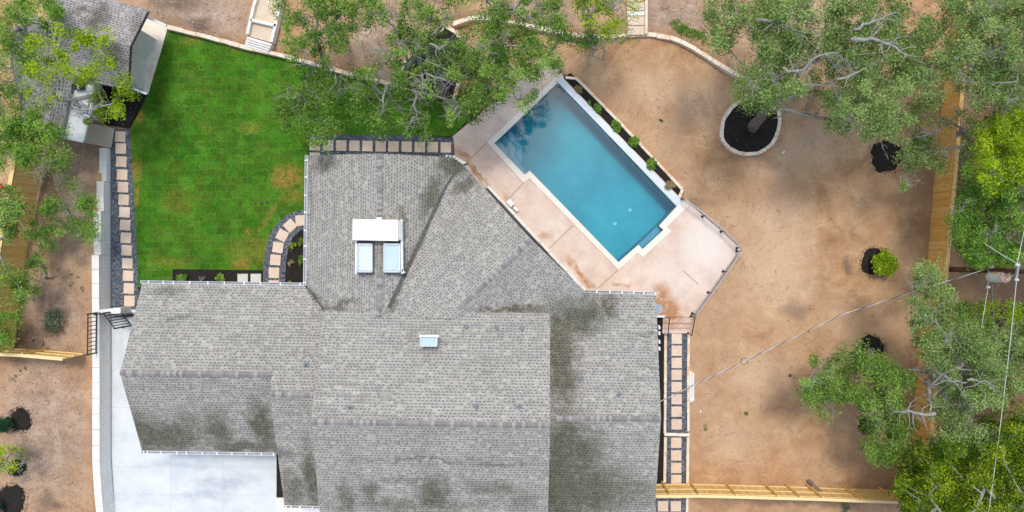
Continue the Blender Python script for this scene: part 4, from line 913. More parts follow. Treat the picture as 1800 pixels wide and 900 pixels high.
def clumpsin(polys, density, r0, gap=.5, seed=0):
    """rejection sampling of foliage clumps inside plan outlines, leaving gaps"""
    rs = np.random.default_rng(seed); out = []
    for poly, z0, z1 in polys:
        P = np.array(poly, float); A = 0
        for i in range(len(P)): A += P[i, 0]*P[(i+1) % len(P), 1]-P[(i+1) % len(P), 0]*P[i, 1]
        A = abs(A)/2/900*.75; n = int(A*density); ph = rs.uniform(0, 6, 8); k = 0
        while k < n:
            q = rs.uniform(P.min(0), P.max(0), (256, 2)); q = q[inpoly(q[:, 0], q[:, 1], P)]
            f = (np.sin(q[:, 0]*.11+ph[0]+1.5*np.sin(q[:, 1]*.07+ph[1]))*np.sin(q[:, 1]*.12+ph[2]+1.5*np.sin(q[:, 0]*.06+ph[3]))+.6*np.sin(q[:, 0]*.31+ph[4])*np.sin(q[:, 1]*.29+ph[5]))
            q = q[(f > -1.6+gap*1.6+rs.normal(0, .25, len(q)))]
            for x, y in q:
                if k >= n: break
                z = rs.uniform(z0, z1); out.append((*G(x, y, z)[:2], z)); k += 1
    return np.array(out)
def tree(name, label, base, fork, polys, leafm, density=1.6, per=120, rad=.42, ls=.15, r_tr=.2, bark='bark', gap=.45, bare=.08, seed=1, cat='tree', group=None, flat=.7, bend=None, twigs=1, limbs=None, asp=.55, show=(), bark_tr=None):
    rs = random.Random(seed); bx = Vector(GG(*base)); bx.z -= .1
    o = empty(name, bx+Vector((0,0,.1)), label, cat, group)
    density *= 3.3; per = int(per*1.8); rad *= 1.0; ls *= .78; C = clumpsin(polys, density, rad, gap*.62, seed)
    fk = Vector(G(*fork))
    nodes = [bx]; par = [-1]
    k = 5
    for i in range(1, k+1):
        t = i/k; p = bx.lerp(fk, t)+Vector((rs.uniform(-1,1), rs.uniform(-1,1), 0))*.07*(1 if i < k else 0); nodes.append(p); par.append(len(nodes)-2)
    ntr = len(nodes)
    if limbs:
        for lb in limbs:
            pr = ntr-1
            for q in lb:
                tgt = Vector(G(*q)); src = nodes[pr]; kk = max(1, int((tgt-src).length/.7))
                for i in range(1, kk+1):
                    nodes.append(src.lerp(tgt, i/kk)+Vector((rs.uniform(-1,1), rs.uniform(-1,1), rs.uniform(-1,1)))*.06); par.append(pr); pr = len(nodes)-1
    order = sorted(range(len(C)), key=lambda i: (Vector(C[i])-fk).length)
    NP = np.array([tuple(n_) for n_ in nodes]); tips = []
    depth = [0]*len(nodes)
    dist0 = np.linalg.norm(NP-np.array(fk), axis=1)
    sel = order if len(order) < 240 else [order[i] for i in sorted(rs.sample(range(len(order)), 240))]
    for i in sel:
        tgt = np.array(C[i]); dd = np.linalg.norm(NP[ntr-1:]-tgt, axis=1)+.12*dist0[ntr-1:]
        j = int(np.argmin(dd))+ntr-1; src = Vector(NP[j]); tv = Vector(tgt)-Vector((0,0,.12)); L_ = (tv-src).length; kk = max(1, min(8, int(L_/.55))); pr = j
        add = []
        side = Vector((rs.uniform(-1,1), rs.uniform(-1,1), rs.uniform(-.2,.8)))*L_*.14
        for q in range(1, kk+1):
            t = q/kk; p = src.lerp(tv, t)+side*math.sin(math.pi*t)+Vector((rs.uniform(-1,1), rs.uniform(-1,1), rs.uniform(-1,1)))*.07*(1 if q < kk else 0)
            add.append(tuple(p)); par.append(pr); pr = len(nodes)+len(add)-1
        nodes += [Vector(a) for a in add]; NP = np.vstack([NP, np.array(add)]); dist0 = np.concatenate([dist0, np.linalg.norm(np.array(add)-np.array(fk), axis=1)]); tips.append(len(nodes)-1)
    ar = [0.]*len(nodes); has = [0]*len(nodes)
    for i in range(len(nodes)-1, 0, -1):
        if ar[i] == 0: ar[i] = 1
        ar[par[i]] += ar[i]
    mx = max(ar[ntr-1], 1)
    rr = lambda i: max(.011, r_tr*.72*(ar[i]/mx)**.56)
    m_ = MB(); m_.tube([nodes[i] for i in range(ntr)], [r_tr*(1.1-.35*i/(ntr-1)) if i else r_tr*1.35 for i in range(ntr)], 10); m_.build('trunk', M[bark_tr or bark], o, smooth=True)
    for pl, r0 in show:
        Q = [Vector(G(*q)) for q in pl]; W_ = []
        for a, b in zip(Q, Q[1:]):
            for i in range(4): W_.append(a.lerp(b, i/4)+Vector((rs.uniform(-1,1), rs.uniform(-1,1), rs.uniform(-.6,.6)))*.07*(1 if W_ else 0))
        W_.append(Q[-1]); mm = MB(); nn = len(W_); mm.tube(W_, [r0*(1-.72*i/(nn-1)) for i in range(nn)], 7)
        for i in range(3, nn, 2):
            p0 = W_[i]; pr_ = r0*(1-.72*i/(nn-1))*.6
            for _ in range(2):
                d_ = Vector((rs.uniform(-1,1), rs.uniform(-1,1), rs.uniform(-.1,.5))).normalized(); p1 = p0+d_*.35; d_ = (d_+Vector((rs.uniform(-1,1), rs.uniform(-1,1), 0))*.6).normalized(); p2 = p1+d_*.35; p3 = p2+(d_+Vector((rs.uniform(-1,1), rs.uniform(-1,1), 0))*.7).normalized()*.3
                mm.tube([p0, p1, p2, p3], [pr_, pr_*.7, pr_*.45, .006], 5)
        mm.build('limb', M['bark'], o, smooth=True)
    m_ = MB()
    for i in range(ntr, len(nodes)):
        m_.tube([nodes[par[i]], nodes[i]], [min(rr(par[i]), rr(i)*1.35), rr(i)], 5, cap=False)
    # fine twigs at every tip; leafless sprays at the bare ones
    bareset = set(rs.sample(tips, int(len(tips)*bare))) if tips else set()
    for i in tips:
        nb = 16 if i in bareset else twigs; tw = []
        for _ in range(nb):
            d_ = Vector((rs.uniform(-1,1), rs.uniform(-1,1), rs.uniform(-.2,.9))).normalized(); L_ = rs.uniform(.25,.7) if i in bareset else rs.uniform(.2,.5)
            p0 = nodes[i]
            if i in bareset and tw and rs.random() < .8: p0 = rs.choice(tw)
            p1 = p0+d_*L_*.5+Vector((rs.uniform(-1,1), rs.uniform(-1,1), 0))*.08; p2 = p1+d_*L_*.5+Vector((rs.uniform(-1,1), rs.uniform(-1,1), 0))*.12
            m_.tube([p0, p1, p2], [.013, .010, .006], 4, cap=False); tw += [p1, p2]
    if m_.v: m_.build('branches', M[bark], o, smooth=True)
    bp = np.array([tuple(nodes[i]) for i in bareset]) if bareset else np.zeros((0, 3))
    if len(bp):
        dmin = np.min(np.linalg.norm(C[:, None, :2]-bp[None, :, :2], axis=2), axis=1); C = C[dmin > rad*.75]
    radv = rad*RNG.uniform(.6, 1.3, len(C)); V = leaves(C, radv, per, ls, flat, asp)
    ct = np.repeat(RNG.normal(.48, .2, len(C)), per); tone = np.clip(ct+RNG.normal(0, .26, len(V)), 0, 1)
    quads('crown', V, M[leafm], tone, o, origin=tuple(fk)); return o
# -- top left
tree('oak_tree', 'bright yellow green tree spreading over the outbuilding roof', (128,190), (135,175,4.2), [([(60,60),(110,42),(150,58),(190,60),(188,95),(200,112),(198,140),(150,142),(120,138),(95,122),(70,95),(42,82)],5,7.5), ([(165,148),(215,140),(235,165),(215,205),(175,225),(112,228),(118,205),(165,180)],4.2,6), ([(10,135),(60,103),(92,130),(115,170),(80,192),(45,190)],4.5,6.5)], 'l_bright', 1.05, 110, .38, .14, .17, gap=.6, bare=.16, show=[([(128,190,5.2),(150,192,5.6),(175,186,5.8),(200,180,6)],.09), ([(60,170,6),(70,165,6.5),(80,185,6.5)],.05), ([(45,135,6.6),(60,150,6.6),(75,162,6.6)],.05)], seed=3)
tree('oak_tree', 'green tree in the top left corner of the picture', (30,55), (30,50,3.5), [([(0,0),(80,-5),(108,28),(70,45),(30,35),(0,25)],4,6.5), ([(-20,45),(40,50),(62,80),(58,125),(20,165),(-20,170)],3,5)], 'l_mid', 2.0, 120, .42, .14, .17, seed=4, bare=.08, gap=.4)
tree('oak_tree', 'dark green dense tree below the outbuilding at the left edge', (60,245), (60,240,3), [([(-15,165),(60,198),(105,225),(118,270),(100,298),(40,302),(30,260),(-15,310)],3.4,5.6)], 'l_mid', 2.0, 130, .42, .14, .16, seed=5, bare=.03, gap=.25)
tree('small_tree', 'sparse sapling in front of the left fence beside the tall wall', (112,400), (118,395,2.6), [([(106,300),(126,300),(134,340),(160,345),(176,385),(168,418),(138,422),(112,392),(92,385),(62,375),(75,355),(105,345)],2.4,4.4)], 'l_mid', 2.1, 100, .36, .13, .07, seed=6, bare=.1, gap=.45)
tree('small_tree', 'second sparse sapling at the foot of the left fence', (80,490), (80,470,2.4), [([(62,378),(105,400),(108,430),(85,445),(98,460),(72,480),(55,470),(48,500),(75,505),(62,522),(25,520),(45,460),(50,420)],2.2,4.0)], 'l_mid', 1.5, 100, .36, .13, .06, seed=7, bare=.06, gap=.45)
tree('oak_tree', 'green tree hanging over the left fence at the picture edge', (-20,430), (-25,430,4), [([(-20,325),(35,328),(42,345),(38,400),(52,412),(50,440),(15,445),(-20,440)],4,5.8), ([(-20,480),(40,470),(50,490),(38,530),(15,540),(-20,545)],3.6,5)], 'l_oak', 1.3, 110, .4, .14, .14, seed=8, bare=.05, gap=.5)
tree('small_tree', 'small leafy tree over the corner of the two left fences', (-5,590), (-2,590,3.2), [([(-20,555),(32,552),(34,590),(25,606),(-20,614)],3.2,4.4)], 'l_mid', 2.3, 110, .36, .13, .08, seed=9, bare=0, gap=.4)
tree('small_tree', 'small yellow green tree at the lower left edge', (22,822), (15,815,2.6), [([(-20,788),(20,785),(48,790),(46,805),(35,826),(-20,834)],2.4,3.6)], 'l_bright', 2.4, 110, .35, .12, .07, seed=10, bare=.2, gap=.35)
# -- top middle
tree('oak_tree', 'oak at the top beside the garden stair with branches over the lawn', (603,70), (598,55,5), [([(478,-20),(660,-20),(655,45),(610,60),(596,108),(562,132),(535,128),(510,88),(492,45)],5,8), ([(505,122),(585,112),(605,160),(588,235),(545,262),(500,245),(486,190)],4,5.6)], 'l_oak', 1.6, 115, .42, .14, .22, seed=11, bare=.10, gap=.5)
tree('oak_tree', 'large oak in the shaded mulch bed reaching over the lawn', (733,88), (735,95,5), [([(640,30),(700,-20),(800,-20),(790,60),(800,130),(760,175),(690,150),(640,130),(610,140),(640,90)],5.5,8.5), ([(612,140),(740,150),(755,175),(748,240),(700,225),(655,240),(620,190)],4,5.6)], 'l_oak', 1.35, 110, .42, .14, .28, show=[([(680,150,6),(675,175,5.9),(668,205,5.8)],.08), ([(735,160,6),(728,185,5.9),(735,212,5.8)],.07), ([(728,205,6),(720,215,6),(735,215,5.8)],.05), ([(755,78,8.4),(770,85,8.5),(785,80,8.5)],.05), ([(750,130,8),(775,140,8.3),(800,150,8)],.05)], seed=12, bare=.16, gap=.55, limbs=[[(745,150,5),(735,200,4.8)], [(690,140,5),(672,200,4.6)]])
tree('oak_tree', 'large oak at the deck corner overhanging the pool', (845,108), (850,105,5), [([(800,60),(850,30),(900,50),(985,90),(980,122),(950,150),(925,195),(895,185),(870,160),(860,190),(830,210),(800,222),(770,180),(790,120)],4.8,8)], 'l_oak', 1.8, 120, .42, .14, .26, show=[([(835,75,8),(850,85,8.2),(865,72,8.2)],.05), ([(870,155,7),(885,150,7),(905,160,6.8)],.05), ([(800,205,6),(812,195,6),(825,205,6)],.05)], seed=13, bare=.12, gap=.42, limbs=[[(880,110,5.4),(930,130,5.4)]])
tree('oak_tree', 'oak at the top middle between the two big oaks', (880,5), (875,8,5), [([(800,-20),(980,-20),(985,50),(950,60),(880,45),(830,30)],5,7.5)], 'l_oak', 1.5, 110, .42, .14, .2, seed=14, bare=.12, gap=.5)
tree('oak_tree', 'yellow green oak beside the flagstone walk at the top', (1035,38), (1035,30,5), [([(985,-20),(1135,-20),(1125,12),(1100,20),(1085,60),(1040,50),(1000,35)],5,7.5)], 'l_bright', 1.4, 110, .42, .13, .2, seed=15, bare=.2, gap=.5)
tree('oak_tree', 'drooping oak limb cluster over the curved wall', (1045,72), (1040,72,3.6), [([(905,52),(980,50),(1040,62),(1100,55),(1108,80),(1085,95),(1060,108),(1035,104),(1000,88),(940,95)],3.6,5)], 'l_mid', 1.7, 105, .4, .13, .16, seed=16, bare=.18, gap=.48)
# -- right
tree('oak_tree', 'large leaning oak rising from the limestone ring', (1322,226), (1352,183,4.5), [([(1245,-20),(1400,-20),(1560,-20),(1640,40),(1660,120),(1640,180),(1600,215),(1560,240),(1515,240),(1460,232),(1440,180),(1420,150),(1380,182),(1345,195),(1290,182),(1300,130),(1330,110),(1320,60),(1250,90)],5,9.5)], 'l_grey', 2.1, 120, .45, .14, .28, bark_tr='bark_m', seed=17, bare=.11, show=[([(1352,190,4.2),(1395,195,4.6),(1425,205,4.8),(1462,210,5.0)],.13), ([(1375,120,8.5),(1400,128,8.8),(1440,100,9.2),(1475,92,9.4)],.09), ([(1495,70,9.4),(1540,70,9.6),(1575,85,9.6),(1598,100,9.6)],.11), ([(1500,52,9.4),(1535,38,9.6),(1580,22,9.6)],.09), ([(1330,36,8.5),(1372,40,8.8),(1400,55,8.8),(1420,68,8.8)],.09), ([(1470,140,9.2),(1505,128,9.4),(1530,118,9.4)],.07), ([(1460,170,7),(1475,182,7),(1485,196,6.8)],.08)], gap=.42, limbs=[[(1400,200,5),(1440,210,5),(1470,212,5)], [(1400,120,6.5),(1470,95,7.5),(1540,70,8)], [(1440,150,6.5),(1520,130,7)]])
tree('oak_tree', 'broad grey green oak in the top right corner', (1745,95), (1745,90,6), [([(1650,-20),(1830,-20),(1830,175),(1770,190),(1715,185),(1680,150),(1660,100)],6,9.5)], 'l_grey', 2.2, 120, .45, .13, .3, seed=18, bare=.07, gap=.35)
tree('oak_tree', 'sparse olive green tree leaning over the right fence', (1688,235), (1685,235,4), [([(1560,248),(1600,225),(1690,190),(1745,200),(1735,260),(1690,300),(1640,290),(1610,330),(1575,335),(1590,290)],4,6)], 'l_grey', 1.3, 100, .4, .13, .16, seed=19, bare=.25, gap=.6)
tree('elm_tree', 'bright yellow green tree at the right edge beyond the fence', (1775,290), (1775,280,5), [([(1830,165),(1785,185),(1765,215),(1725,240),(1705,280),(1715,330),(1830,340)],5,8)], 'l_bright', 2.4, 120, .42, .14, .2, seed=20, bare=.03, gap=.3)
tree('elm_tree', 'green tree beside the utility pole beyond the right fence', (1745,390), (1745,385,4.5), [([(1700,300),(1830,330),(1830,462),(1770,458),(1720,470),(1672,460),(1680,410),(1658,380),(1690,350)],4,7)], 'l_mid', 2.2, 120, .42, .14, .18, seed=21, bare=.08, gap=.4)
tree('oak_tree', 'pale grey green oak straddling the lower right fence', (1640,668), (1645,660,4.5), [([(1602,478),(1640,466),(1662,500),(1690,548),(1740,600),(1778,640),(1785,690),(1745,715),(1700,720),(1655,690),(1650,640),(1612,610),(1600,560)],4.2,7.5), ([(1640,700),(1700,715),(1735,755),(1720,790),(1685,806),(1645,785),(1630,740)],4,6.2)], 'l_grey', 2.2, 120, .44, .14, .24, show=[([(1628,655,5),(1640,635,5.8),(1645,612,6.2)],.12), ([(1628,655,5),(1612,648,5.6),(1600,650,5.8)],.09), ([(1632,645,6),(1650,655,6.8),(1668,668,7.4),(1700,672,7.8)],.11), ([(1628,668,5),(1632,690,5.8),(1636,705,6.2),(1634,722,6.4)],.12), ([(1645,727,6.4),(1610,728,6.2),(1590,722,6),(1570,724,5.8)],.10), ([(1700,668,8),(1730,670,8),(1752,690,8)],.06)], seed=22, bare=.07, gap=.34, limbs=[[(1630,690,5),(1635,720,5)], [(1600,725,4.8),(1570,720,4.6)], [(1680,650,5.6),(1730,650,6)]])
tree('oak_tree', 'green oak over the dark mulch circle in the lower right yard', (1528,616), (1540,650,3.8), [([(1418,650),(1450,608),(1500,600),(1520,625),(1600,640),(1605,700),(1560,715),(1530,735),(1490,712),(1468,733),(1430,725),(1415,690)],3.6,6), ([(1525,740),(1560,725),(1612,738),(1612,790),(1575,822),(1548,828),(1522,790)],3.2,5)], 'l_oak', 2.1, 120, .42, .14, .17, seed=23, bare=.06, gap=.4)
tree('cedar_elm', 'dark yellow green tree filling the bottom right corner', (1720,865), (1720,855,4.5), [([(1640,790),(1740,760),(1830,700),(1830,920),(1590,920),(1575,860),(1570,838),(1620,850)],4,8)], 'l_dark', .9, 110, .40, .14, .24, seed=24, bare=.0, gap=.7)
tree('cedar_elm', 'deep green tree behind the lower right fence', (1680,820), (1680,815,3.4), [([(1590,815),(1640,770),(1700,780),(1830,700),(1830,920),(1600,920),(1580,870)],2.6,6.5)], 'l_dark', 2.9, 120, .45, .15, .2, seed=25, bare=.0, gap=.25)
tree('oak_tree', 'grey green tree at the right edge below the hedge', (1790,620), (1785,615,4), [([(1740,590),(1765,560),(1830,555),(1830,700),(1785,680),(1745,640)],3.6,6)], 'l_grey', 2.2, 120, .42, .14, .18, seed=26, bare=.08, gap=.35)
tree('oak_tree', 'low green tree between the fence and the yellow hedge', (1700,590), (1700,585,2.6), [([(1660,520),(1700,540),(1745,560),(1745,620),(1700,610),(1670,570)],2.4,4.2)], 'l_oak', 2.2, 120, .42, .14, .14, seed=27, bare=.05, gap=.35)
# shrubs
def shrub(name, label, px, py, r, h, leafm, n=16, per=70, ls=.12, group=None, cat='shrub', flat=.8, seed=0, asp=.55):
    rs = np.random.default_rng(seed+int(px)); b = Vector(GG(px, py)) if (px, py) not in ONZ else Vector(G(px, py, ONZ[(px, py)]))
    o = empty(name, b, label, cat, group); a = rs.uniform(0, 6.28, n); q = np.sqrt(rs.uniform(0, 1, n))*r*.75
    C = np.stack([b.x+np.cos(a)*q, b.y+np.sin(a)*q, b.z+h*(.35+.6*(1-(q/r)**2)*rs.uniform(.6, 1, n))], 1)
    V = leaves(C, r*.34, per, ls, flat, asp); tone = np.clip(np.repeat(rs.normal(.55, .15, n), per)+rs.normal(0, .2, n*per), 0, 1)
    m_ = MB()
    for c in C: m_.tube([tuple(b), tuple((b+Vector(c))/2+Vector((0,0,.03))), tuple(c)], [.015,.01,.006], 4)
    m_.build('stems', M['bark_d'], o); quads('foliage', V, M[leafm], tone, o, origin=tuple(b)); return o
ONZ = {(1018,157):-.08,(1037,182):-.08,(1050,192):-.08,(1082,223):-.08,(1113,250):-.08,(1142,289):-.08,(1177,327):-.08,(323,489):.03,(358,491):.03,(390,489):.03,(516,432):.04,(513,463):.04,(533,425):.04,(533,458):.04,(510,497):.04}
gp = 'shrubs in the pool side planter'
shrub('shrub', 'tan green clump at the top end of the pool side planter', 1018, 157, .30, .3, 'l_straw', 10, 60, .14, gp, asp=.2)
shrub('shrub', 'tiny green sprig near the top of the pool side planter', 1037, 182, .16, .2, 'l_mid', 6, 40, .09, gp)
shrub('shrub', 'first round green shrub from the top of the pool side planter', 1050, 192, .27, .4, 'l_mid', 14, 60, .1, gp)
shrub('shrub', 'second round green shrub from the top of the pool side planter', 1082, 223, .34, .45, 'l_mid', 16, 70, .1, gp)
shrub('shrub', 'third round green shrub from the top of the pool side planter', 1113, 250, .36, .45, 'l_mid', 16, 70, .1, gp)
shrub('shrub', 'lowest round green shrub in the pool side planter', 1142, 289, .34, .45, 'l_mid', 16, 70, .1, gp)
shrub('dry_grass', 'straw coloured grass tuft at the lower end of the planter', 1177, 327, .30, .35, 'l_straw', 12, 70, .2, None, 'grass tuft', asp=.12)
gp = 'small plants in the bed below the lawn'
shrub('shrub', 'left small green shrub in the mulch below the lawn', 323, 489, .28, .35, 'l_mid', 12, 60, .1, gp)
shrub('shrub', 'sparse reddish grey plant between the two green shrubs below the lawn', 358, 491, .22, .25, 'l_sage', 8, 22, .08, gp)
shrub('shrub', 'right small green shrub in the mulch below the lawn', 390, 489, .26, .35, 'l_mid', 12, 60, .1, gp)
gp = 'plants inside the curved path'
shrub('flowering_plant', 'upper spiky yellow green plant inside the curved path', 516, 432, .24, .3, 'l_bright', 8, 16, .12, gp, asp=.3)
shrub('flowering_plant', 'lower reddish yellow plant inside the curved path', 513, 463, .24, .3, 'l_straw', 8, 14, .10, gp, asp=.4)
shrub('grass_tuft', 'upper fine green grass tuft beside the roof gutter', 533, 425, .26, .3, 'l_oak', 8, 50, .2, gp, 'grass tuft', asp=.08)
shrub('grass_tuft', 'lower fine green grass tuft beside the roof gutter', 533, 458, .26, .3, 'l_oak', 8, 50, .2, gp, 'grass tuft', asp=.08)
shrub('flowering_plant', 'tiny yellow plant at the foot of the curved bed', 510, 497, .12, .15, 'l_bright', 5, 12, .08, gp)
def mulch_circle(px, py, rx, ry, label, seed):
    rs = random.Random(seed); c = GG(px, py); pts = []
    for i in range(26):
        a = i/26*6.283; k = 1+rs.uniform(-.09, .09)+.06*math.sin(3*a+seed); pts.append((c[0]+math.cos(a)*rx/30*k, c[1]+math.sin(a)*ry/30*k))
    V = [(c[0], c[1], c[2]+.09)]+[(x*.55+c[0]*.45, y*.55+c[1]*.45, gz(x, y)+.08) for x, y in pts]+[(x, y, gz(x, y)-.01) for x, y in pts]
    F = [(0, 1+i, 1+(i+1) % 26) for i in range(26)]+[(1+i, 27+i, 27+(i+1) % 26, 1+(i+1) % 26) for i in range(26)]
    o = mk('mulch_bed', V, F, M['mulch']); tag(o, label, kind='structure')
mulch_circle(1558,275,30,30,'round black mulch patch near the right fence',1); mulch_circle(1537,460,25,25,'round black mulch patch behind the lime green bush',2)
mulch_circle(1530,612,26,24,'round black mulch patch under the lower right oak',3); mulch_circle(36,738,20,20,'black mulch patch beside the round conifer',4)
mulch_circle(20,880,25,28,'black mulch patch at the bottom left corner',5); mulch_circle(30,822,16,14,'small black mulch patch under the lower left tree',6)
mulch_circle(1520,55,22,18,'black mulch patch under the big right oak',7); mulch_circle(1521,748,12,14,'small black mulch patch under the oak by the right fence',8)
def chips(circs):
    C = []
    for px, py, rx, ry in circs:
        c = GG(px, py); n_ = 320; a = RNG.uniform(0, 6.283, n_); k = RNG.normal(.98, .13, n_)
        for x, y in zip(c[0]+np.cos(a)*rx/30*k, c[1]+np.sin(a)*ry/30*k): C.append((x, y, gz(x, y)+.035))
    V = leaves(np.array(C), .01, 1, .075, .3, .45, 2.5); o = quads('mulch', V, M['chips'], RNG.uniform(0, 1, len(V))); tag(o, 'dark mulch chips spilling over the edges of the round patches', 'mulch', kind='stuff')
M['chips'] = leaf_mat('bark_chips', (.010, .009, .008), (.03, .024, .02), (.09, .065, .045))
chips([(1558,275,30,30),(1537,460,25,25),(1530,612,26,24),(36,738,20,20),(20,880,25,28),(30,822,15,13),(1520,55,22,18),(1521,748,12,14)])
q = scatter([(700,150),(716,110),(757,70),(798,60),(810,120),(800,170)], 400, .4); V = leaves(np.array([(x, y, .435) for x, y in q]), .01, 1, .07, .3, .45, 2.5); o = quads('mulch', V, M['chips'], RNG.uniform(0, 1, len(V))); tag(o, 'loose dark chips in the shaded mulch bed', 'mulch', kind='stuff')
q = scatter([(1285,185),(1365,190),(1360,250),(1320,268),(1275,250)], 700, -.2); V = leaves(np.array([(x, y, -.185) for x, y in q]), .01, 1, .07, .3, .45, 2.5); o = quads('mulch', V, M['chips'], RNG.uniform(0, 1, len(V))); tag(o, 'loose dark chips inside the limestone ring', 'mulch', kind='stuff')
shrub('shrub', 'lime green bush growing in the middle mulch circle of the yard', 1545, 463, .72, 1.1, 'l_bright', 26, 110, .19)
shrub('conifer_shrub', 'round dark green conifer in mulch at the left edge', 18, 742, .48, .9, 'l_con', 40, 90, .1, asp=.3)
shrub('conifer_shrub', 'dark conifer at the bottom left corner of the picture', 2, 886, .42, .9, 'l_con', 36, 90, .1, asp=.3)
shrub('sage_shrub', 'pale grey green wild shrub between the left fence and the block wall', 105, 563, .8, .6, 'l_sage', 40, 45, .1)
shrub('small_plant', 'sparse green weeds in front of the bottom right fence', 1483, 893, .3, .3, 'l_sage', 10, 24, .1, None, 'weeds')
shrub('small_plant', 'green plants growing near the mulch circle by the right fence', 1617, 250, .7, .4, 'l_mid', 20, 50, .12, None, 'weeds')
# hedge beyond the fence and ground cover
hx_ = empty('hedge', GG(1745, 548), 'yellow green clipped hedge beyond the right fence below the pole', 'hedge')
C = clumpsin([([(1695,538),(1730,530),(1830,540),(1830,566),(1750,566),(1710,566)],.5,1.3)], 7, .3, .0, 31); V = leaves(C, .32, 90, .12)
quads('foliage', V, M['l_bright'], np.clip(RNG.normal(.35, .2, len(V)), 0, 1), hx_, origin=tuple(GG(1745, 548)))
m_ = MB()
for c in C[::3]: m_.tube([(c[0], c[1], -.4), tuple(c)], [.03,.015], 5)
m_.build('stems', M['bark_d'], hx_)
def cover(polys, label, leafm, dens, r=.16, seed=0, h=.12, ls=.08):
    pts = []
    for poly in polys:
        q = scatter(poly, int(dens*(max(p[0] for p in poly)-min(p[0] for p in poly))*(max(p[1] for p in poly)-min(p[1] for p in poly))/900*.6)+3, .2)
        pts += [(x, y, gz(x, y)+h*.5) for x, y in q]
    V = leaves(np.array(pts), r, 30, ls, .4); o = quads('ground_cover', V, M[leafm], np.clip(RNG.normal(.4, .2, len(V)), 0, 1)); tag(o, label, 'ground cover', kind='stuff')
cover([[(1171,36),(1185,33),(1200,42),(1212,52),(1228,54),(1240,66),(1236,74),(1226,70),(1212,66),(1200,66),(1192,58),(1180,48)]], 'bright green ground cover patch above the curved wall', 'l_mid', 26)
cover([[(1600,255),(1640,243),(1645,252),(1605,268)], [(1680,330),(1800,330),(1800,470),(1690,470)], [(1690,640),(1800,700),(1800,900),(1640,900)], [(1690,0),(1800,0),(1800,330),(1700,330)]], 'green undergrowth beyond the right fence', 'l_dark', 5, .35, h=.3, ls=.14)
cover([[(0,140),(60,150),(60,250),(0,280)], [(-20,20),(60,30),(50,150),(-20,150)]], 'green undergrowth around the trees at the left edge', 'l_mid', 5, .3, h=.3, ls=.13)
cover([[(70,590),(95,590),(100,612),(80,612)], [(30,655),(60,640),(70,665),(35,668)], [(45,500),(70,500),(60,520)], [(135,440),(165,500),(150,540),(130,470)], [(1308,730),(1320,722),(1322,738)], [(1240,750),(1250,752),(1245,760)]], 'scattered small weeds on the soil', 'l_dark', 1.6, .1, h=.05, ls=.06)
# loose stones
def pebbles(regions, name, label, mat, smin, smax, tone=(.2, 1)):
    T = []; TT = []
    for poly, n_ in regions:
        q = scatter(poly, n_, .3); zz = np.array([gz(x, y) for x, y in q]); s = RNG.uniform(smin, smax, n_)*RNG.uniform(.5, 1.4, n_)**1.5
        a = RNG.uniform(0, 6.28, n_); ca, sa = np.cos(a), np.sin(a)
        base = [(1,0,.1),(.2,.8,.1),(-.9,.1,.1),(-.1,-.75,.1)]; top = [(.5,.1,.8),(.1,.4,.75),(-.45,.1,.8),(0,-.35,.75)]
        K8 = []
        for (x, y, z) in base+top:
            jx = RNG.uniform(.8, 1.2, n_); X = (x*ca-y*sa)*s*jx; Y = (x*sa+y*ca)*s; K8.append(np.stack([q[:, 0]+X, q[:, 1]+Y, zz-.01+z*s*.7], 1))
        for f in ((0,1,5,4),(1,2,6,5),(2,3,7,6),(3,0,4,7),(4,5,6,7)): T.append(np.stack([K8[i] for i in f], 1)); 
        t_ = RNG.uniform(*tone, n_); TT += [t_]*5
    o = quads(name, np.concatenate(T), mat, np.concatenate(TT)); tag(o, label, 'stones', kind='stuff')
pebbles([([(240,0),(440,0),(430,76),(300,46)], 1500), ([(600,0),(800,0),(780,60),(700,140),(560,110)], 2200), ([(1140,0),(1330,0),(1330,140),(1200,70),(1140,56)], 2200), ([(900,0),(1100,0),(1090,60),(900,40)], 900),
         ([(120,260),(178,262),(165,620),(40,610),(90,300)], 2600), ([(20,640),(163,640),(163,810),(172,900),(10,900)], 3200), ([(120,248),(190,262),(185,300),(110,290)], 500)], 'loose_stones', 'small pale stones scattered on the gravelly soil', M['peb'], .018, .05)
pebbles([([(1215,360),(1310,440),(1220,560),(1220,840),(1590,850),(1640,300),(1640,240),(1380,230),(1210,90),(1010,80),(1010,125)], 4200)], 'loose_stones', 'sparse small stones on the open brown yard', M['peb'], .012, .034, tone=(0, .9))
def litter(regions, label, mat, s0):
    Vs = []
    for poly, n_ in regions:
        q = scatter(poly, n_, 0); c = np.array([(x, y, gz(x, y)+.03) for x, y in q]); Vs.append(leaves(c, .01, 1, s0, .3, .5, 3))
    V = np.concatenate(Vs); o = quads('fallen_leaves', V, mat, RNG.uniform(0, 1, len(V))); tag(o, label, 'leaves', kind='stuff')
litter([([(1215,360),(1310,440),(1220,560),(1220,840),(1590,850),(1640,300),(1640,240),(1380,230),(1210,90),(1010,80)], 700), ([(1390,180),(1640,200),(1640,330),(1500,300)], 260), ([(1420,600),(1610,600),(1600,850),(1480,850)], 260), ([(60,260),(180,262),(160,890),(10,890)], 500), ([(600,0),(800,0),(700,140),(560,110)], 300), ([(1220,865),(1600,885),(1600,920),(1220,920)], 140)], 'fallen yellow and brown leaves on the soil', M['litter'], .09)
def litter_on(poly, n_, z, label):
    q = scatter(poly, n_, z); c = np.array([(x, y, z+.02) for x, y in q]); V = leaves(c, .005, 1, .07, .3, .5, 3); o = quads('fallen_leaves', V, M['litter'], RNG.uniform(0, 1, len(V))); tag(o, label, 'leaves', kind='stuff')
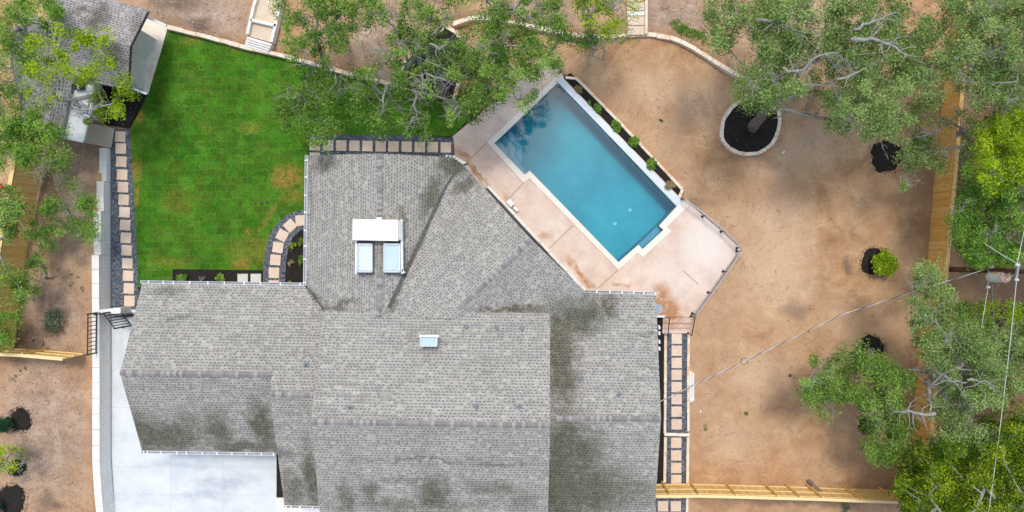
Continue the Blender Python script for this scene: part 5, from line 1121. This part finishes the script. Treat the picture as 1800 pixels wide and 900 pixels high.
litter_on([(183,150),(255,168),(230,222),(185,216)], 40, .03, 'fallen leaves on the black mulch triangle'); litter_on([(1285,190),(1365,195),(1350,255),(1290,255)], 26, -.19, 'fallen leaves in the limestone tree ring')
litter_on([(700,150),(716,110),(757,70),(798,60),(810,120),(800,170)], 60, .43, 'fallen leaves in the shaded mulch bed')
# fallen twigs
m_ = MB(); rt_ = random.Random(3)
for poly, n_ in (([(1215,360),(1310,440),(1220,560),(1220,840),(1590,850),(1640,300),(1640,240),(1380,230),(1210,90),(1010,80)], 170), ([(60,260),(178,262),(160,890),(10,890)], 110), ([(600,0),(800,0),(700,140),(560,110)], 90), ([(1140,0),(1330,0),(1330,140),(1200,70)], 80)):
    for x, y in scatter(poly, n_, 0):
        a = rt_.uniform(0, 6.28); L_ = rt_.uniform(.08, .4); p = Vector((x, y, gz(x, y)+.012)); q_ = p+Vector((math.cos(a), math.sin(a), 0))*L_*.5; e = q_+Vector((math.cos(a+.5), math.sin(a+.5), .03))*L_*.5
        m_.tube([p, q_, e], [.012,.010,.005], 4)
o = m_.build('twigs', M['bark_d'], origin=(0, 0, 0)); tag(o, 'small fallen twigs scattered over the soil', 'twigs', kind='stuff')
# debris
def bit(name, label, px, py, mat, w_, l_, h_, rot, cat):
    c = GG(px, py); m_ = MB(); a = R(rot); dv = Vector((math.cos(a), math.sin(a), 0))*l_/2; c = Vector(c)+Vector((0,0,h_/2+.01))
    m_.bar(c-dv, c+dv, w_, h_); m_.bar(c-dv*.6+Vector((0,0,h_*.6)), c+dv*.4+Vector((0,0,h_*.6)), w_*.6, h_*.4); o = m_.build(name, mat); tag(o, label, cat)
bit('litter', 'white and red scrap lying below the limestone tree ring', 1377, 268, M['plast'], .09, .22, .03, 50, 'litter')
bit('litter', 'small white scrap on the soil right of the path', 1231, 723, M['plast'], .06, .16, .03, 70, 'litter')
bit('litter', 'pale flat disc shaped scrap on the lower yard', 1389, 660, M['l_sage'], .16, .16, .02, 0, 'litter')
bit('litter', 'pale green flat scrap on the upper yard', 1162, 212, M['l_sage'], .14, .26, .02, -30, 'litter')
bit('litter', 'blue plastic scrap beyond the right fence', 1783, 536, M['blue'], .1, .2, .05, -30, 'litter')
bit('red_sign', 'red and white board at the left edge by the fence', 3, 328, M['red'], .1, .6, .1, -25, 'board')
c = GG(1425, 850); m_ = MB(); m_.bar(Vector(c)+Vector((-.15,.2,.3)), Vector(c)+Vector((.22,-.15,1.1)), .1, .12); m_.bar(Vector(c)+Vector((-.2,.25,.2)), Vector(c)+Vector((-.1,.15,.5)), .18, .12)
o = m_.build('cordless_tool', M['flash']); tag(o, 'dark tool resting against the bottom right fence', 'tool')
m_ = MB()
for x in (459.5, 469.5): c = G(x, 356, .02); m_.tube([(c[0], c[1], 0), (c[0], c[1], .05)], .09, 12)
o = m_.build('sprinkler_cover', M['l_sage']); tag(o, 'pair of pale round covers in the lawn', 'cover')
